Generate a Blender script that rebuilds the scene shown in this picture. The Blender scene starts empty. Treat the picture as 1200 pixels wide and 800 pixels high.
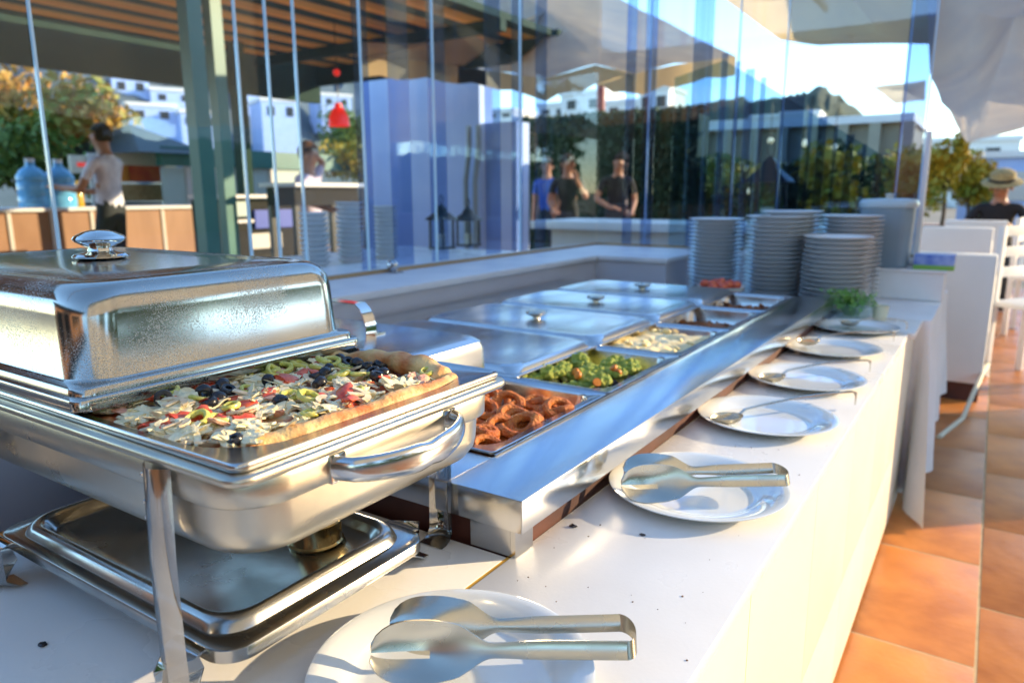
import bpy, bmesh, math, random
from mathutils import Vector, Matrix, noise as mnoise
R = math.radians
C = bpy.context.scene.collection
SC = bpy.context.scene
rnd = random.Random(7)

# ------------------------------------------------------------------ camera
ZC = 1.10                                   # eye height above the terrace floor
CM = Matrix(((0.83531557, -0.10806519, 0.53904528),
             (0.54976193, 0.16975105, -0.81789143),
             (-0.00311791, 0.97954402, 0.20120582)))
cd = bpy.data.cameras.new('camera'); cam = bpy.data.objects.new('camera', cd); C.objects.link(cam)
cam.matrix_world = Matrix.Translation((0, 0, ZC)) @ CM.to_4x4()
cd.sensor_width = 36; cd.lens = 36 * 848 / 1200; cd.clip_start = .02; cd.clip_end = 3000
cd.dof.use_dof = True; cd.dof.focus_distance = .80; cd.dof.aperture_fstop = 5.0
SC.camera = cam

# ------------------------------------------------------------------ sky and sun
SUN_AZ, SUN_EL = math.atan2(.68, .73), R(14)          # direction towards the sun, measured from +x
w = bpy.data.worlds.new('World'); SC.world = w; w.use_nodes = True
nt = w.node_tree; bg = nt.nodes['Background']
sky = nt.nodes.new('ShaderNodeTexSky'); sky.sky_type = 'NISHITA'; sky.sun_disc = False
sky.sun_elevation = SUN_EL; sky.sun_rotation = math.pi / 2 - SUN_AZ
sky.air_density = 1.0; sky.dust_density = .05; sky.ozone_density = 4
nt.links.new(sky.outputs[0], bg.inputs[0]); bg.inputs[1].default_value = .15
sl = bpy.data.lights.new('sun', 'SUN'); sl.energy = 1.95; sl.angle = R(.5); sl.color = (1, .80, .54)
so = bpy.data.objects.new('sun', sl); C.objects.link(so)
so.rotation_euler = Vector((math.cos(SUN_AZ) * math.cos(SUN_EL), math.sin(SUN_AZ) * math.cos(SUN_EL), math.sin(SUN_EL))).to_track_quat('Z', 'Y').to_euler()
SC.view_settings.view_transform = 'Standard'; SC.view_settings.look = 'None'
SC.view_settings.exposure = 2.12; SC.view_settings.gamma = 1
SC.view_settings.use_white_balance = True; SC.view_settings.white_balance_temperature = 7350; SC.view_settings.white_balance_tint = 8
SC.cycles.max_bounces = 10; SC.cycles.transparent_max_bounces = 24; SC.cycles.glossy_bounces = 6

# ------------------------------------------------------------------ helpers
def ray(px, py): return CM @ Vector((px - 600, -(py - 400), -848))
def atz(px, py, z): d = ray(px, py); return d * ((z - ZC) / d.z) + Vector((0, 0, ZC))
def aty(px, py, y): d = ray(px, py); return d * (y / d.y) + Vector((0, 0, ZC))
def atx(px, py, x): d = ray(px, py); return d * (x / d.x) + Vector((0, 0, ZC))

def mat(name, col, rough=.5, metal=0, col2=None, nscale=8, bump=0, bscale=40, stretch=(1, 1, 1), spec=.5, trans=0, rvar=0, emit=None, coat=0, sss=0):
    m = bpy.data.materials.new(name); m.use_nodes = True; t = m.node_tree; p = t.nodes['Principled BSDF']
    p.inputs['Base Color'].default_value = (*col, 1); p.inputs['Roughness'].default_value = rough; p.inputs['Metallic'].default_value = metal
    p.inputs['Specular IOR Level'].default_value = spec; p.inputs['Transmission Weight'].default_value = trans
    p.inputs['Coat Weight'].default_value = coat
    if sss: p.inputs['Subsurface Weight'].default_value = sss; p.inputs['Subsurface Radius'].default_value = (.01, .006, .003)
    if emit: p.inputs['Emission Color'].default_value = (*emit[0], 1); p.inputs['Emission Strength'].default_value = emit[1]
    tc = t.nodes.new('ShaderNodeTexCoord'); mp = t.nodes.new('ShaderNodeMapping'); t.links.new(tc.outputs['Object'], mp.inputs[0])
    mp.inputs['Scale'].default_value = stretch
    if col2 or rvar:
        n = t.nodes.new('ShaderNodeTexNoise'); n.inputs['Scale'].default_value = nscale; n.inputs['Detail'].default_value = 5
        t.links.new(mp.outputs[0], n.inputs['Vector'])
        if col2:
            r = t.nodes.new('ShaderNodeValToRGB'); r.color_ramp.elements[0].position = .35; r.color_ramp.elements[1].position = .65
            r.color_ramp.elements[0].color = (*col, 1); r.color_ramp.elements[1].color = (*col2, 1)
            t.links.new(n.outputs[0], r.inputs[0]); t.links.new(r.outputs[0], p.inputs['Base Color'])
        if rvar:
            q = t.nodes.new('ShaderNodeMapRange'); q.inputs['From Min'].default_value = .3; q.inputs['From Max'].default_value = .7
            q.inputs['To Min'].default_value = max(.02, rough - rvar); q.inputs['To Max'].default_value = rough + rvar
            t.links.new(n.outputs[0], q.inputs[0]); t.links.new(q.outputs[0], p.inputs['Roughness'])
    if bump:
        n2 = t.nodes.new('ShaderNodeTexNoise'); n2.inputs['Scale'].default_value = bscale; n2.inputs['Detail'].default_value = 4
        t.links.new(mp.outputs[0], n2.inputs['Vector'])
        b = t.nodes.new('ShaderNodeBump'); b.inputs['Strength'].default_value = bump; b.inputs['Distance'].default_value = .01
        t.links.new(n2.outputs[0], b.inputs['Height']); t.links.new(b.outputs[0], p.inputs['Normal'])
    return m

def glassmat(name, tint, refl):
    m = bpy.data.materials.new(name); m.use_nodes = True; t = m.node_tree; t.nodes.clear()
    o = t.nodes.new('ShaderNodeOutputMaterial'); mx = t.nodes.new('ShaderNodeMixShader'); tr = t.nodes.new('ShaderNodeBsdfTransparent'); g = t.nodes.new('ShaderNodeBsdfGlossy')
    tr.inputs[0].default_value = (*tint, 1); g.inputs['Roughness'].default_value = .01; g.inputs[0].default_value = (.85, .93, 1, 1)
    mx.inputs[0].default_value = refl
    t.links.new(tr.outputs[0], mx.inputs[1]); t.links.new(g.outputs[0], mx.inputs[2]); t.links.new(mx.outputs[0], o.inputs[0])
    return m

def steelmat(name, base=.62, rough=.16, stretch=(1, 1, 1), wear=.08, bump=.05, speck=0, tint=(1, 1, 1)):
    """stainless steel: fine grain, wiping marks and (speck) dried water spots"""
    m = mat(name, (base * tint[0], base * tint[1], base * tint[2]), rough, 1, col2=(base * .86 * tint[0], base * .86 * tint[1], base * .88 * tint[2]), nscale=14, rvar=wear, bump=bump, bscale=9, stretch=stretch)
    t = m.node_tree; p = t.nodes['Principled BSDF']
    if speck:
        tc = t.nodes.new('ShaderNodeTexCoord')
        v = t.nodes.new('ShaderNodeTexNoise'); v.inputs['Scale'].default_value = 800; v.inputs['Detail'].default_value = 2; t.links.new(tc.outputs['Object'], v.inputs['Vector'])
        n = t.nodes.new('ShaderNodeTexNoise'); n.inputs['Scale'].default_value = 9; t.links.new(tc.outputs['Object'], n.inputs['Vector'])
        a = t.nodes.new('ShaderNodeMath'); a.operation = 'MULTIPLY'; t.links.new(v.outputs[0], a.inputs[0]); t.links.new(n.outputs[0], a.inputs[1])
        r = t.nodes.new('ShaderNodeMapRange'); r.inputs['From Min'].default_value = .29; r.inputs['From Max'].default_value = .37; r.inputs['To Min'].default_value = rough; r.inputs['To Max'].default_value = rough + speck
        t.links.new(a.outputs[0], r.inputs[0]); t.links.new(r.outputs[0], p.inputs['Roughness'])
        c = t.nodes.new('ShaderNodeMapRange'); c.inputs['From Min'].default_value = .27; c.inputs['From Max'].default_value = .38; c.inputs['To Min'].default_value = 1; c.inputs['To Max'].default_value = .45
        t.links.new(a.outputs[0], c.inputs[0]); t.links.new(c.outputs[0], p.inputs['Metallic'])
    return m

def translucent(m, f):
    t = m.node_tree; p = t.nodes['Principled BSDF']; o = t.nodes['Material Output']; tl = t.nodes.new('ShaderNodeBsdfTranslucent'); mx = t.nodes.new('ShaderNodeMixShader'); mx.inputs[0].default_value = f
    src = p.inputs['Base Color'].links
    if src: t.links.new(src[0].from_socket, tl.inputs[0])
    else: tl.inputs[0].default_value = p.inputs['Base Color'].default_value
    t.links.new(p.outputs[0], mx.inputs[1]); t.links.new(tl.outputs[0], mx.inputs[2]); t.links.new(mx.outputs[0], o.inputs[0])
def tag(o, label=None, cat=None, group=None, kind=None):
    if label: o['label'] = label
    if cat: o['category'] = cat
    if group: o['group'] = group
    if kind: o['kind'] = kind
    return o
def empty(name, loc=(0, 0, 0), rz=0):
    o = bpy.data.objects.new(name, None); C.objects.link(o); o.location = loc; o.rotation_euler = (0, 0, rz); o.empty_display_size = .05
    return o
def copy_tree(o, parent=None):
    c = o.copy(); C.objects.link(c)
    if parent: c.parent = parent
    for ch in list(KIDS.get(o.name, [])):
        k = copy_tree(ch, c); KIDS.setdefault(c.name, []).append(k)
    return c
KIDS = {}
class MB:
    def __init__(s): s.b = bmesh.new()
    def box(s, x0, x1, y0, y1, z0, z1, bev=0, M=None):
        r = bmesh.ops.create_cube(s.b, size=1)['verts']
        for v in r: v.co = Vector((x0 + (v.co.x + .5) * (x1 - x0), y0 + (v.co.y + .5) * (y1 - y0), z0 + (v.co.z + .5) * (z1 - z0)))
        if bev:
            es = list({e for v in r for e in v.link_edges})
            g = bmesh.ops.bevel(s.b, geom=es, offset=bev, segments=2, affect='EDGES', profile=.6); r = list({v for f in g['faces'] for v in f.verts} | {v for v in r if v.is_valid})
        if M is not None: bmesh.ops.transform(s.b, matrix=M, verts=r)
        return s
    def lathe(s, prof, n=32, loc=(0, 0, 0), M=None, cap=False):
        rings = []
        for (r, z) in prof:
            if r < 1e-6: rings.append([s.b.verts.new((loc[0], loc[1], loc[2] + z))] * n)
            else: rings.append([s.b.verts.new((loc[0] + r * math.cos(2 * math.pi * i / n), loc[1] + r * math.sin(2 * math.pi * i / n), loc[2] + z)) for i in range(n)])
        vs = list({v for rg in rings for v in rg})
        for a, b in zip(rings, rings[1:]):
            for i in range(n):
                q = [a[i], a[(i + 1) % n], b[(i + 1) % n], b[i]]; q2 = []
                for v in q:
                    if v not in q2: q2.append(v)
                if len(q2) > 2: s.b.faces.new(q2)
        if cap:
            for rg, f in ((rings[0], True), (rings[-1], False)):
                if rg[0] is not rg[1]: s.b.faces.new(rg[::-1] if f else rg)
        if M is not None: bmesh.ops.transform(s.b, matrix=M, verts=vs)
        return s
    def tube(s, pts, rad, n=8, closed=False, flat=None, up=Vector((0, 0, 1))):
        """sweep a round (or flat=(w,t)) section along pts; rad may be a list"""
        P = [Vector(p) for p in pts]; N = len(P); rings = []
        for i, p in enumerate(P):
            a = P[(i - 1) % N] if (closed or i > 0) else p; b = P[(i + 1) % N] if (closed or i < N - 1) else p
            t = (b - a).normalized(); u = up
            if abs(t.dot(u)) > .98: u = Vector((1, 0, 0)) if abs(t.x) < .9 else Vector((0, 1, 0))
            sx = t.cross(u).normalized(); sy = sx.cross(t).normalized()
            r = rad[i] if isinstance(rad, (list, tuple)) else rad
            if flat:
                wv, tv = flat; wv = wv[i] if isinstance(wv, (list, tuple)) else wv
                cs = [(-wv / 2, -tv / 2), (wv / 2, -tv / 2), (wv / 2, tv / 2), (-wv / 2, tv / 2)]
                rings.append([s.b.verts.new(p + sx * c0 + sy * c1) for c0, c1 in cs])
            else: rings.append([s.b.verts.new(p + sx * r * math.cos(2 * math.pi * k / n) + sy * r * math.sin(2 * math.pi * k / n)) for k in range(n)])
        m = len(rings[0])
        for i in range(N if closed else N - 1):
            a, b = rings[i], rings[(i + 1) % N]
            for k in range(m): s.b.faces.new([a[k], a[(k + 1) % m], b[(k + 1) % m], b[k]])
        if not closed: s.b.faces.new(rings[0][::-1]); s.b.faces.new(rings[-1])
        return s
    def loft(s, prof, cx=0, cy=0, seg=6, cap0=False, cap1=False):
        """rounded-rectangle rings (w, d, r, z)"""
        rings = []
        for (W, D, r, z) in prof:
            r = min(r, W / 2 - 1e-4, D / 2 - 1e-4); ring = []
            for q, (sx, sy) in enumerate(((1, 1), (-1, 1), (-1, -1), (1, -1))):
                for k in range(seg + 1):
                    a = math.pi / 2 * (q + k / seg); ring.append(s.b.verts.new((cx + sx * (W / 2 - r) + r * math.cos(a), cy + sy * (D / 2 - r) + r * math.sin(a), z)))
            rings.append(ring)
        n = len(rings[0])
        for a, b in zip(rings, rings[1:]):
            for i in range(n): s.b.faces.new([a[i], a[(i + 1) % n], b[(i + 1) % n], b[i]])
        if cap0: s.b.faces.new(rings[0][::-1])
        if cap1: s.b.faces.new(rings[-1])
        return s
    def grid(s, f, nu, nv, thick=0):
        g = [[s.b.verts.new(f(i / nu, j / nv)) for j in range(nv + 1)] for i in range(nu + 1)]
        for i in range(nu):
            for j in range(nv): s.b.faces.new([g[i][j], g[i + 1][j], g[i + 1][j + 1], g[i][j + 1]])
        if thick: bmesh.ops.solidify(s.b, geom=list(s.b.faces), thickness=thick)
        return s
    def ico(s, loc, rx, ry=None, rz=None, sub=2, amp=0, fr=3, rot=None, seed=0):
        ry = ry or rx; rz = rz or rx
        r = bmesh.ops.create_icosphere(s.b, subdivisions=sub, radius=1)['verts']
        for v in r:
            d = v.co.copy(); k = 1 + amp * mnoise.noise(d * fr + Vector((seed * 3.1, seed * 1.7, 0)))
            v.co = Vector((d.x * rx * k, d.y * ry * k, d.z * rz * k))
            if rot is not None: v.co = rot @ v.co
            v.co += Vector(loc)
        return s
    def mesh(s, name, m, smooth=True, ang=40):
        bmesh.ops.recalc_face_normals(s.b, faces=s.b.faces)
        me = bpy.data.meshes.new(name); s.b.to_mesh(me); s.b.free()
        me.materials.append(m)
        if smooth:
            me.polygons.foreach_set('use_smooth', [True] * len(me.polygons))
            me.set_sharp_from_angle(angle=R(ang))
        return me
    def build(s, name, m, parent=None, smooth=True, ang=40): return link(name, s.mesh(name, m, smooth, ang), parent)
def link(name, me, parent=None):
    o = bpy.data.objects.new(name, me); C.objects.link(o)
    if parent:
        o.parent = parent; KIDS.setdefault(parent.name, []).append(o)
    return o

# ------------------------------------------------------------------ materials
M = {}
M['steel'] = steelmat('brushed_steel', .56, .19, (1, 1, 1), .07, .02)
M['deck'] = steelmat('steel_deck', .66, .2, (1, .3, 1), .06, .035)
M['lidsteel'] = steelmat('lid_steel', .52, .15, (1, 1, 1), .05, .03, speck=.14, tint=(1, .95, .86))
M['body'] = steelmat('dish_body_steel', .58, .33, (1, 1, 1), .07, .02, tint=(1, .92, .76))
M['chrome'] = steelmat('polished_steel', .70, .06, (1, 1, 1), .03, .01, tint=(1, .97, .92))
M['pansteel'] = steelmat('pan_steel', .58, .2, (1, 1, 1), .08, .03)
M['traysteel'] = steelmat('tray_steel', .45, .22, (1, 1, 1), .08, .04, tint=(1, .97, .9))
M['white_slab'] = mat('white_laminate', (.80, .78, .75), .32, 0, (.755, .735, .71), 7, .02, 200, rvar=.1)
M['white_panel'] = mat('white_panel', (.76, .71, .58), .4, 0, (.72, .67, .54), 3)
M['yellow_edge'] = mat('yellow_wood_edge', (.75, .42, .07), .6, 0, (.6, .3, .05), 20)
M['redwood'] = mat('red_brown_wood', (.12, .03, .018), .6, 0, (.05, .015, .01), 6, .1, 30)
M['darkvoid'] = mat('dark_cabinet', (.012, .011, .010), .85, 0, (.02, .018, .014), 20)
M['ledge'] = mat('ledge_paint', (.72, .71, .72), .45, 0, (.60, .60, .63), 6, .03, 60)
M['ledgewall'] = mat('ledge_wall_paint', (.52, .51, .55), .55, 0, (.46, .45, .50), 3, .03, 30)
M['trim'] = mat('wood_trim', (.42, .26, .12), .5, 0, (.30, .18, .09), 14, .1, 40, (1, .1, 1))
M['china'] = mat('white_china', (.78, .80, .78), .08, 0, (.76, .78, .77), 3, coat=.6)
M['china_blue'] = mat('stacked_china', (.78, .79, .80), .2, 0, coat=.3)
M['cutlery'] = steelmat('cutlery_steel', .62, .28, (1, 1, 1), .08, .03, tint=(1, .94, .80))
M['crust'] = mat('baked_crust', (.82, .56, .24), .5, 0, (.58, .17, .04), 30, .4, 110, sss=.1)
M['sauce'] = mat('tomato_sauce', (.55, .09, .03), .35, 0, (.80, .58, .30), 38, .5, 120)
M['olive'] = mat('black_olive', (.012, .012, .016), .22, 0, (.03, .025, .03), 60, .1, 200)
M['pepper'] = mat('green_pepper', (.50, .50, .08), .3, 0, (.70, .64, .20), 60, .1, 150, sss=.1)
M['tomato'] = mat('tomato', (.62, .05, .025), .25, 0, (.72, .16, .06), 60, .15, 150)
M['mushroom'] = mat('mushroom', (.62, .46, .28), .5, 0, (.74, .62, .45), 60, .2, 150)
M['cheese'] = mat('white_cheese', (.86, .80, .56), .45, 0, (.82, .68, .40), 60, .3, 160, sss=.1)
M['ham'] = mat('pink_ham', (.68, .30, .20), .4, 0, (.75, .45, .30), 60, .2, 150)
M['batter'] = mat('fried_batter', (.60, .18, .03), .55, 0, (.42, .09, .014), 60, .6, 220)
M['broccoli'] = mat('broccoli', (.22, .34, .04), .6, 0, (.50, .52, .09), 90, .9, 300)
M['carrot'] = mat('carrot', (.75, .24, .03), .4, 0, (.62, .16, .02), 30)
M['potato'] = mat('potato_gratin', (.86, .76, .46), .45, 0, (.80, .60, .28), 30, .3, 90)
M['meat'] = mat('minced_meat', (.26, .09, .03), .5, 0, (.40, .14, .04), 70, 1, 160)
M['dkgreen'] = mat('green_painted_steel', (.02, .14, .12), .45, 0, (.03, .17, .145), 4)
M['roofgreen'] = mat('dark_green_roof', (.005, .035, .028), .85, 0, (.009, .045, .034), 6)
M['slat'] = mat('orange_wood_slat', (.85, .50, .18), .6, 0, (.70, .36, .12), 5, stretch=(1, .2, 1)); translucent(M['slat'], .5)
M['brownpanel'] = mat('brown_wood_panel', (.36, .18, .09), .5, 0, (.28, .13, .06), 4, stretch=(1, 1, .3))
M['beigemetal'] = mat('pale_frame', (.62, .58, .52), .5)
M['bluewall'] = mat('shade_blue_wall', (.44, .58, .88), .8, 0, (.38, .52, .84), 2)  # the blue of shade is put into this wall colour
M['white'] = mat('white_paint', (.8, .79, .77), .6, 0, (.76, .75, .73), 4)
M['white_cloth'] = mat('white_cloth', (.80, .79, .79), .9, 0, (.75, .74, .74), 6, .15, 60)
M['canvas'] = mat('canvas', (.78, .73, .64), .9, 0, (.68, .65, .60), 3, .2, 25); translucent(M['canvas'], .65)
M['canvas_tan'] = mat('tan_canvas', (.76, .64, .42), .9, 0, (.66, .56, .40), 2, .2, 12); translucent(M['canvas_tan'], .6)
M['redpole'] = mat('red_pole', (.30, .04, .03), .5)
M['redlamp'] = mat('red_enamel', (.75, .02, .015), .3, emit=((1, .03, .02), .12))
M['black'] = mat('black_metal', (.014, .014, .017), .4)
M['cord'] = mat('cream_cord', (.7, .66, .52), .6)
M['skin'] = mat('skin', (.48, .24, .15), .5, 0, (.42, .20, .12), 30, sss=.1)
M['hair'] = mat('dark_hair', (.03, .018, .012), .9, 0, (.05, .03, .02), 50, .5, 120)
M['hair_b'] = mat('brown_hair', (.16, .07, .03), .85, 0, (.08, .035, .02), 50, .5, 120)
M['tee_white'] = mat('white_tshirt', (.82, .82, .88), .9, 0, (.56, .56, .64), 10, .2, 30)
M['tee_lilac'] = mat('lilac_top', (.58, .52, .64), .9, 0, (.50, .45, .58), 10, .2, 30)
M['tee_black'] = mat('black_tshirt', (.012, .012, .016), .85, 0, (.02, .02, .026), 10, .2, 30)
M['tee_blue'] = mat('blue_top', (.05, .15, .50), .9, 0, (.04, .12, .42), 10, .2, 30)
M['trouser'] = mat('dark_trousers', (.02, .025, .03), .85, 0, (.035, .04, .045), 10, .2, 30)
M['leaf'] = mat('green_leaf', (.10, .19, .03), .6, 0, (.16, .20, .03), .9)
M['leaf_or'] = mat('autumn_leaf', (.15, .24, .03), .6, 0, (.62, .27, .05), 1.3)
M['leaf_y'] = mat('yellow_leaf', (.20, .24, .02), .6, 0, (.55, .36, .03), 2.2)
M['leaf_d'] = mat('dark_leaf', (.018, .05, .018), .7, 0, (.04, .085, .03), 1)
M['parsley'] = mat('parsley_leaf', (.08, .26, .04), .5, 0, (.22, .42, .08), 30)
M['bark'] = mat('bark', (.12, .08, .05), .9, 0, (.07, .05, .03), 8, .5, 20)
M['jug'] = mat('blue_jug_plastic', (.10, .42, .72), .12, 0, (.18, .52, .80), 5, spec=.6)
M['glasspane'] = glassmat('pane_glass', (.95, .98, 1.0), .035)
M['glassdark'] = glassmat('overlap_reflection_glass', (.62, .71, .87), .06)
M['glassclear'] = glassmat('clear_glass', (.93, .97, .96), .06)
M['glassedge'] = mat('polished_glass_edge', (.55, .80, .95), .1, 0, spec=.8)
M['tealbin'] = mat('teal_grey_plastic', (.22, .30, .36), .35, 0, (.18, .26, .33), 4)
M['greyglaze'] = mat('pale_screen', (.42, .52, .48), .5)
M['soil'] = mat('terracotta', (.30, .12, .06), .8)

# ------------------------------------------------------------------ the setting: ground, terrace tiles, hill
def ground():
    g = MB(); g.grid(lambda u, v: Vector(((u - .5) * 1600, (v - .5) * 1600, -.03)), 4, 4)
    m = mat('dry_ground', (.22, .18, .13), .95, 0, (.30, .24, .17), .3)
    tag(g.build('ground', m, smooth=False), kind='structure')
    # terrace slab beyond the built tiles
    m2 = bpy.data.materials.new('far_terracotta_tiles'); m2.use_nodes = True; t = m2.node_tree; p = t.nodes['Principled BSDF']
    tc = t.nodes.new('ShaderNodeTexCoord'); b = t.nodes.new('ShaderNodeTexBrick'); t.links.new(tc.outputs['Object'], b.inputs['Vector'])
    b.inputs['Scale'].default_value = 1; b.inputs['Brick Width'].default_value = .57; b.inputs['Row Height'].default_value = .57; b.inputs['Mortar Size'].default_value = .008; b.offset = 0
    b.inputs['Color1'].default_value = (.52, .24, .10, 1); b.inputs['Color2'].default_value = (.44, .19, .08, 1); b.inputs['Mortar'].default_value = (.34, .25, .17, 1)
    t.links.new(b.outputs[0], p.inputs['Base Color']); p.inputs['Roughness'].default_value = .5
    s = MB(); s.box(-14, 6, -6, 30, -.029, -.012)
    fl = tag(s.build('floor', m2, smooth=False), kind='structure')
    # tiles, one by one
    tm = mat('terracotta_tile', (.68, .25, .06), .36, 0, (.50, .165, .04), 7, .12, 30)
    tn = tm.node_tree; pr = tn.nodes['Principled BSDF']; oi = tn.nodes.new('ShaderNodeObjectInfo'); hs = tn.nodes.new('ShaderNodeHueSaturation')
    mr = tn.nodes.new('ShaderNodeMapRange'); mr.inputs['To Min'].default_value = .72; mr.inputs['To Max'].default_value = 1.15; tn.links.new(oi.outputs['Random'], mr.inputs[0]); tn.links.new(mr.outputs[0], hs.inputs['Value'])
    src = pr.inputs['Base Color'].links[0].from_socket; tn.links.new(src, hs.inputs['Color']); tn.links.new(hs.outputs[0], pr.inputs['Base Color'])
    P = .57; a = MB(); a.box(-P / 2 + .0035, P / 2 - .0035, -P / 2 + .0035, P / 2 - .0035, -.012, 0, .002); me = a.mesh('tile', tm)
    for i in range(5):
        for j in range(17):
            o = link('tile', me, fl); o.location = (.077 + (i - .5) * P, .75 + (.26 if i % 2 == 0 else 0) + j * P, rnd.uniform(-.0008, .0008)); o.rotation_euler.z = rnd.choice((0, 1, 2, 3)) * math.pi / 2
    gr = MB(); gr.box(-.5, 2.36, .4, 11.0, -.0119, -.0014); link('grout', gr.mesh('grout', mat('grout', (.58, .42, .24), .9, 0, (.46, .33, .19), 20), False), fl)
ground()

def hill(name, pts, depth, col, col2, ns, z0=-1, f=60):
    m = mat(name + '_scrub', col, .95, 0, col2, ns)
    g = MB()
    def fn(u, v):
        i = u * (len(pts) - 1); k = min(int(i), len(pts) - 2); t = i - k; a, b = pts[k], pts[k + 1]
        p = a.lerp(b, t); d = Vector((p.x, p.y, 0)).normalized()
        h = (p.z + 1.0 * mnoise.noise(Vector((p.x * .1, p.y * .1, 0))) * p.z / 18) * math.sin(min(1, v * 1.25) * math.pi / 2) + 1.0 * mnoise.noise(Vector((u * 40, v * 14, 1))) * (1 - v) * v * p.z * .3
        return Vector((p.x, p.y, 0)) - d * depth * (1 - v) + Vector((0, 0, max(h, -.5)))
    g.grid(fn, f, 14)
    o = g.build(name, m); return tag(o, kind='structure')

# ------------------------------------------------------------------ serving counter
def counter():
    t = tag(empty('serving_counter', (-.3, 1.5, 0)), 'long white laminate serving counter with cream front panels beside the tiled walkway', 'counter')
    def bx(name, m, *a, bev=0): b = MB(); b.box(*a, bev); o = b.build(name, m, t); o.matrix_parent_inverse = Matrix.Translation((.3, -1.5, 0)); return o
    bx('tabletop', M['white_slab'], -.4535, -.189, -.3, 2.58, .642, .66, bev=.0012)
    bx('tabletop', M['white_slab'], -.4535, -.172, 2.584, 2.88, .640, .658, bev=.0012)
    bx('tabletop', M['white_slab'], -1.055, -.4590, -.3, .682, .642, .6595, bev=.0012)
    bx('edge_strip', M['yellow_edge'], -.4590, -.4534, -.3, .684, .62, .6588)
    bx('side_panel', M['white_panel'], -.21, -.193, 2.585, 2.875, .0, .64)
    bx('carcass', M['redwood'], -.45, -.22, -.29, 2.86, .02, .6415)
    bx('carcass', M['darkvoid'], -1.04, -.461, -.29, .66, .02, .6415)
    # front panels: two rows, each panel its own board
    y = -.37; k = 0
    while y < 2.5:
        y1 = min(y + .39, 2.575)
        bx('front_panel', M['white_panel'], -.22, -.1915, y + .0012, y1 - .0012, .275, .6405, bev=.001)
        bx('front_panel', M['white_panel'], -.22, -.1915, y + .0012, y1 - .0012, .02, .2725, bev=.001)
        y += .39
counter()

# small dark crumbs and a spill on the white top
def crumb(px, py, z, label, r=.004):
    p = atz(px, py, z); b = MB(); b.ico((0, 0, 0), r, r * .8, r * .35, 2, .5, 3, seed=px); o = b.build('crumb', M['olive']); o.location = (p.x, p.y, z + r * .3); tag(o, label, 'crumb', 'crumbs on the counter')
crumb(50, 756, .6595, 'tiny black crumb on the white counter left of the chafing dish leg', .0045)
crumb(753, 627, .66, 'tiny black crumb on the white counter below the second tongs plate', .004)
crumb(672, 617, .66, 'small reddish crumb beside the steel corner of the food warmer', .005)
crumb(912, 484, .66, 'tiny dark crumb on the counter between two spoon plates', .004)

# ------------------------------------------------------------------ bain-marie
def bain():
    t = tag(empty('bain_marie', (-.97, 1.7, .66)), 'long stainless steel bain-marie food warmer with open pans sunk in its top', 'food warmer')
    T = Matrix.Translation((.97, -1.7, -.66))
    def fin(b, name, m): o = b.build(name, m, t); o.matrix_parent_inverse = T; return o
    b = MB(); b.box(-1.515, -.4545, .692, 2.66, .6, .6965); fin(b, 'plinth', M['redwood'])
    # body: hollow top frame made of four lips round the wells
    b = MB(); b.box(-.548, -.434, .679, 2.68, .697, .74, .0015); fin(b, 'service_deck', M['deck'])
    b = MB(); b.box(-1.51, -.5485, .679, .782, .6971, .7395, .0015); fin(b, 'end_deck', M['deck'])
    b = MB(); b.box(-1.51, -.5485, 2.622, 2.68, .6971, .7395, .0015); fin(b, 'end_deck', M['deck'])
    b = MB(); b.box(-1.51, -1.335, .7825, 2.6215, .6971, .7392, .0015); fin(b, 'back_deck', M['deck'])
    b = MB(); b.box(-1.33, -.549, .783, 2.621, .600, .606); fin(b, 'well', M['pansteel'])
    b = MB(); b.box(-.5475, -.5455, .786, 2.62, .7402, .7425); fin(b, 'seam_bead', M['chrome'])
    b = MB(); b.box(-.515, -.4545, .684, .6915, .6605, .6965); b.box(-.4542, -.447, .684, .725, .6605, .6965); fin(b, 'foot_bracket', M['steel'])
bain()

def pan(name, label, x0, x1, y0, y1, zt, depth=.06, rim=.018, r=.035, m='pansteel', grp='open steel pans in the food warmer', cat='food pan'):
    cx, cy, W, D = (x0 + x1) / 2, (y0 + y1) / 2, x1 - x0, y1 - y0
    t = tag(empty(name, (cx, cy, zt - depth)), label, cat, grp)
    b = MB(); z = depth
    b.loft([(W, D, .008, z - .005), (W, D, .008, z - .001), (W - .003, D - .003, .007, z), (W - .008, D - .008, .007, z - .0015), (W - 2 * rim + .004, D - 2 * rim + .004, r + .003, z - .0015),
            (W - 2 * rim, D - 2 * rim, r, z - .003), (W - 2 * rim - .003, D - 2 * rim - .003, r, z - .008), (W - 2 * rim - .010, D - 2 * rim - .010, r, .012), (W - 2 * rim - .02, D - 2 * rim - .02, r, .003), (W - 2 * rim - .05, D - 2 * rim - .05, r * .6, 0)], seg=8, cap1=True)
    o = b.build('basin', M[m], t, ang=50)
    return t
PY = [.785, 1.152, 1.517, 1.882, 2.247, 2.612]
PX0, PX1 = -.812, -.5505
pans = ['steel pan of battered onion rings nearest the chafing dish', 'steel pan of broccoli and carrots second from the chafing dish', 'steel pan of pale potato gratin in the middle of the food warmer', 'steel pan of brown minced meat fourth from the chafing dish', 'steel pan of reddish stew at the far end of the food warmer']
for i in range(5): pan('food_pan', pans[i], PX0, PX1, PY[i] + .002, PY[i + 1] - .002, .7445)

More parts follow.
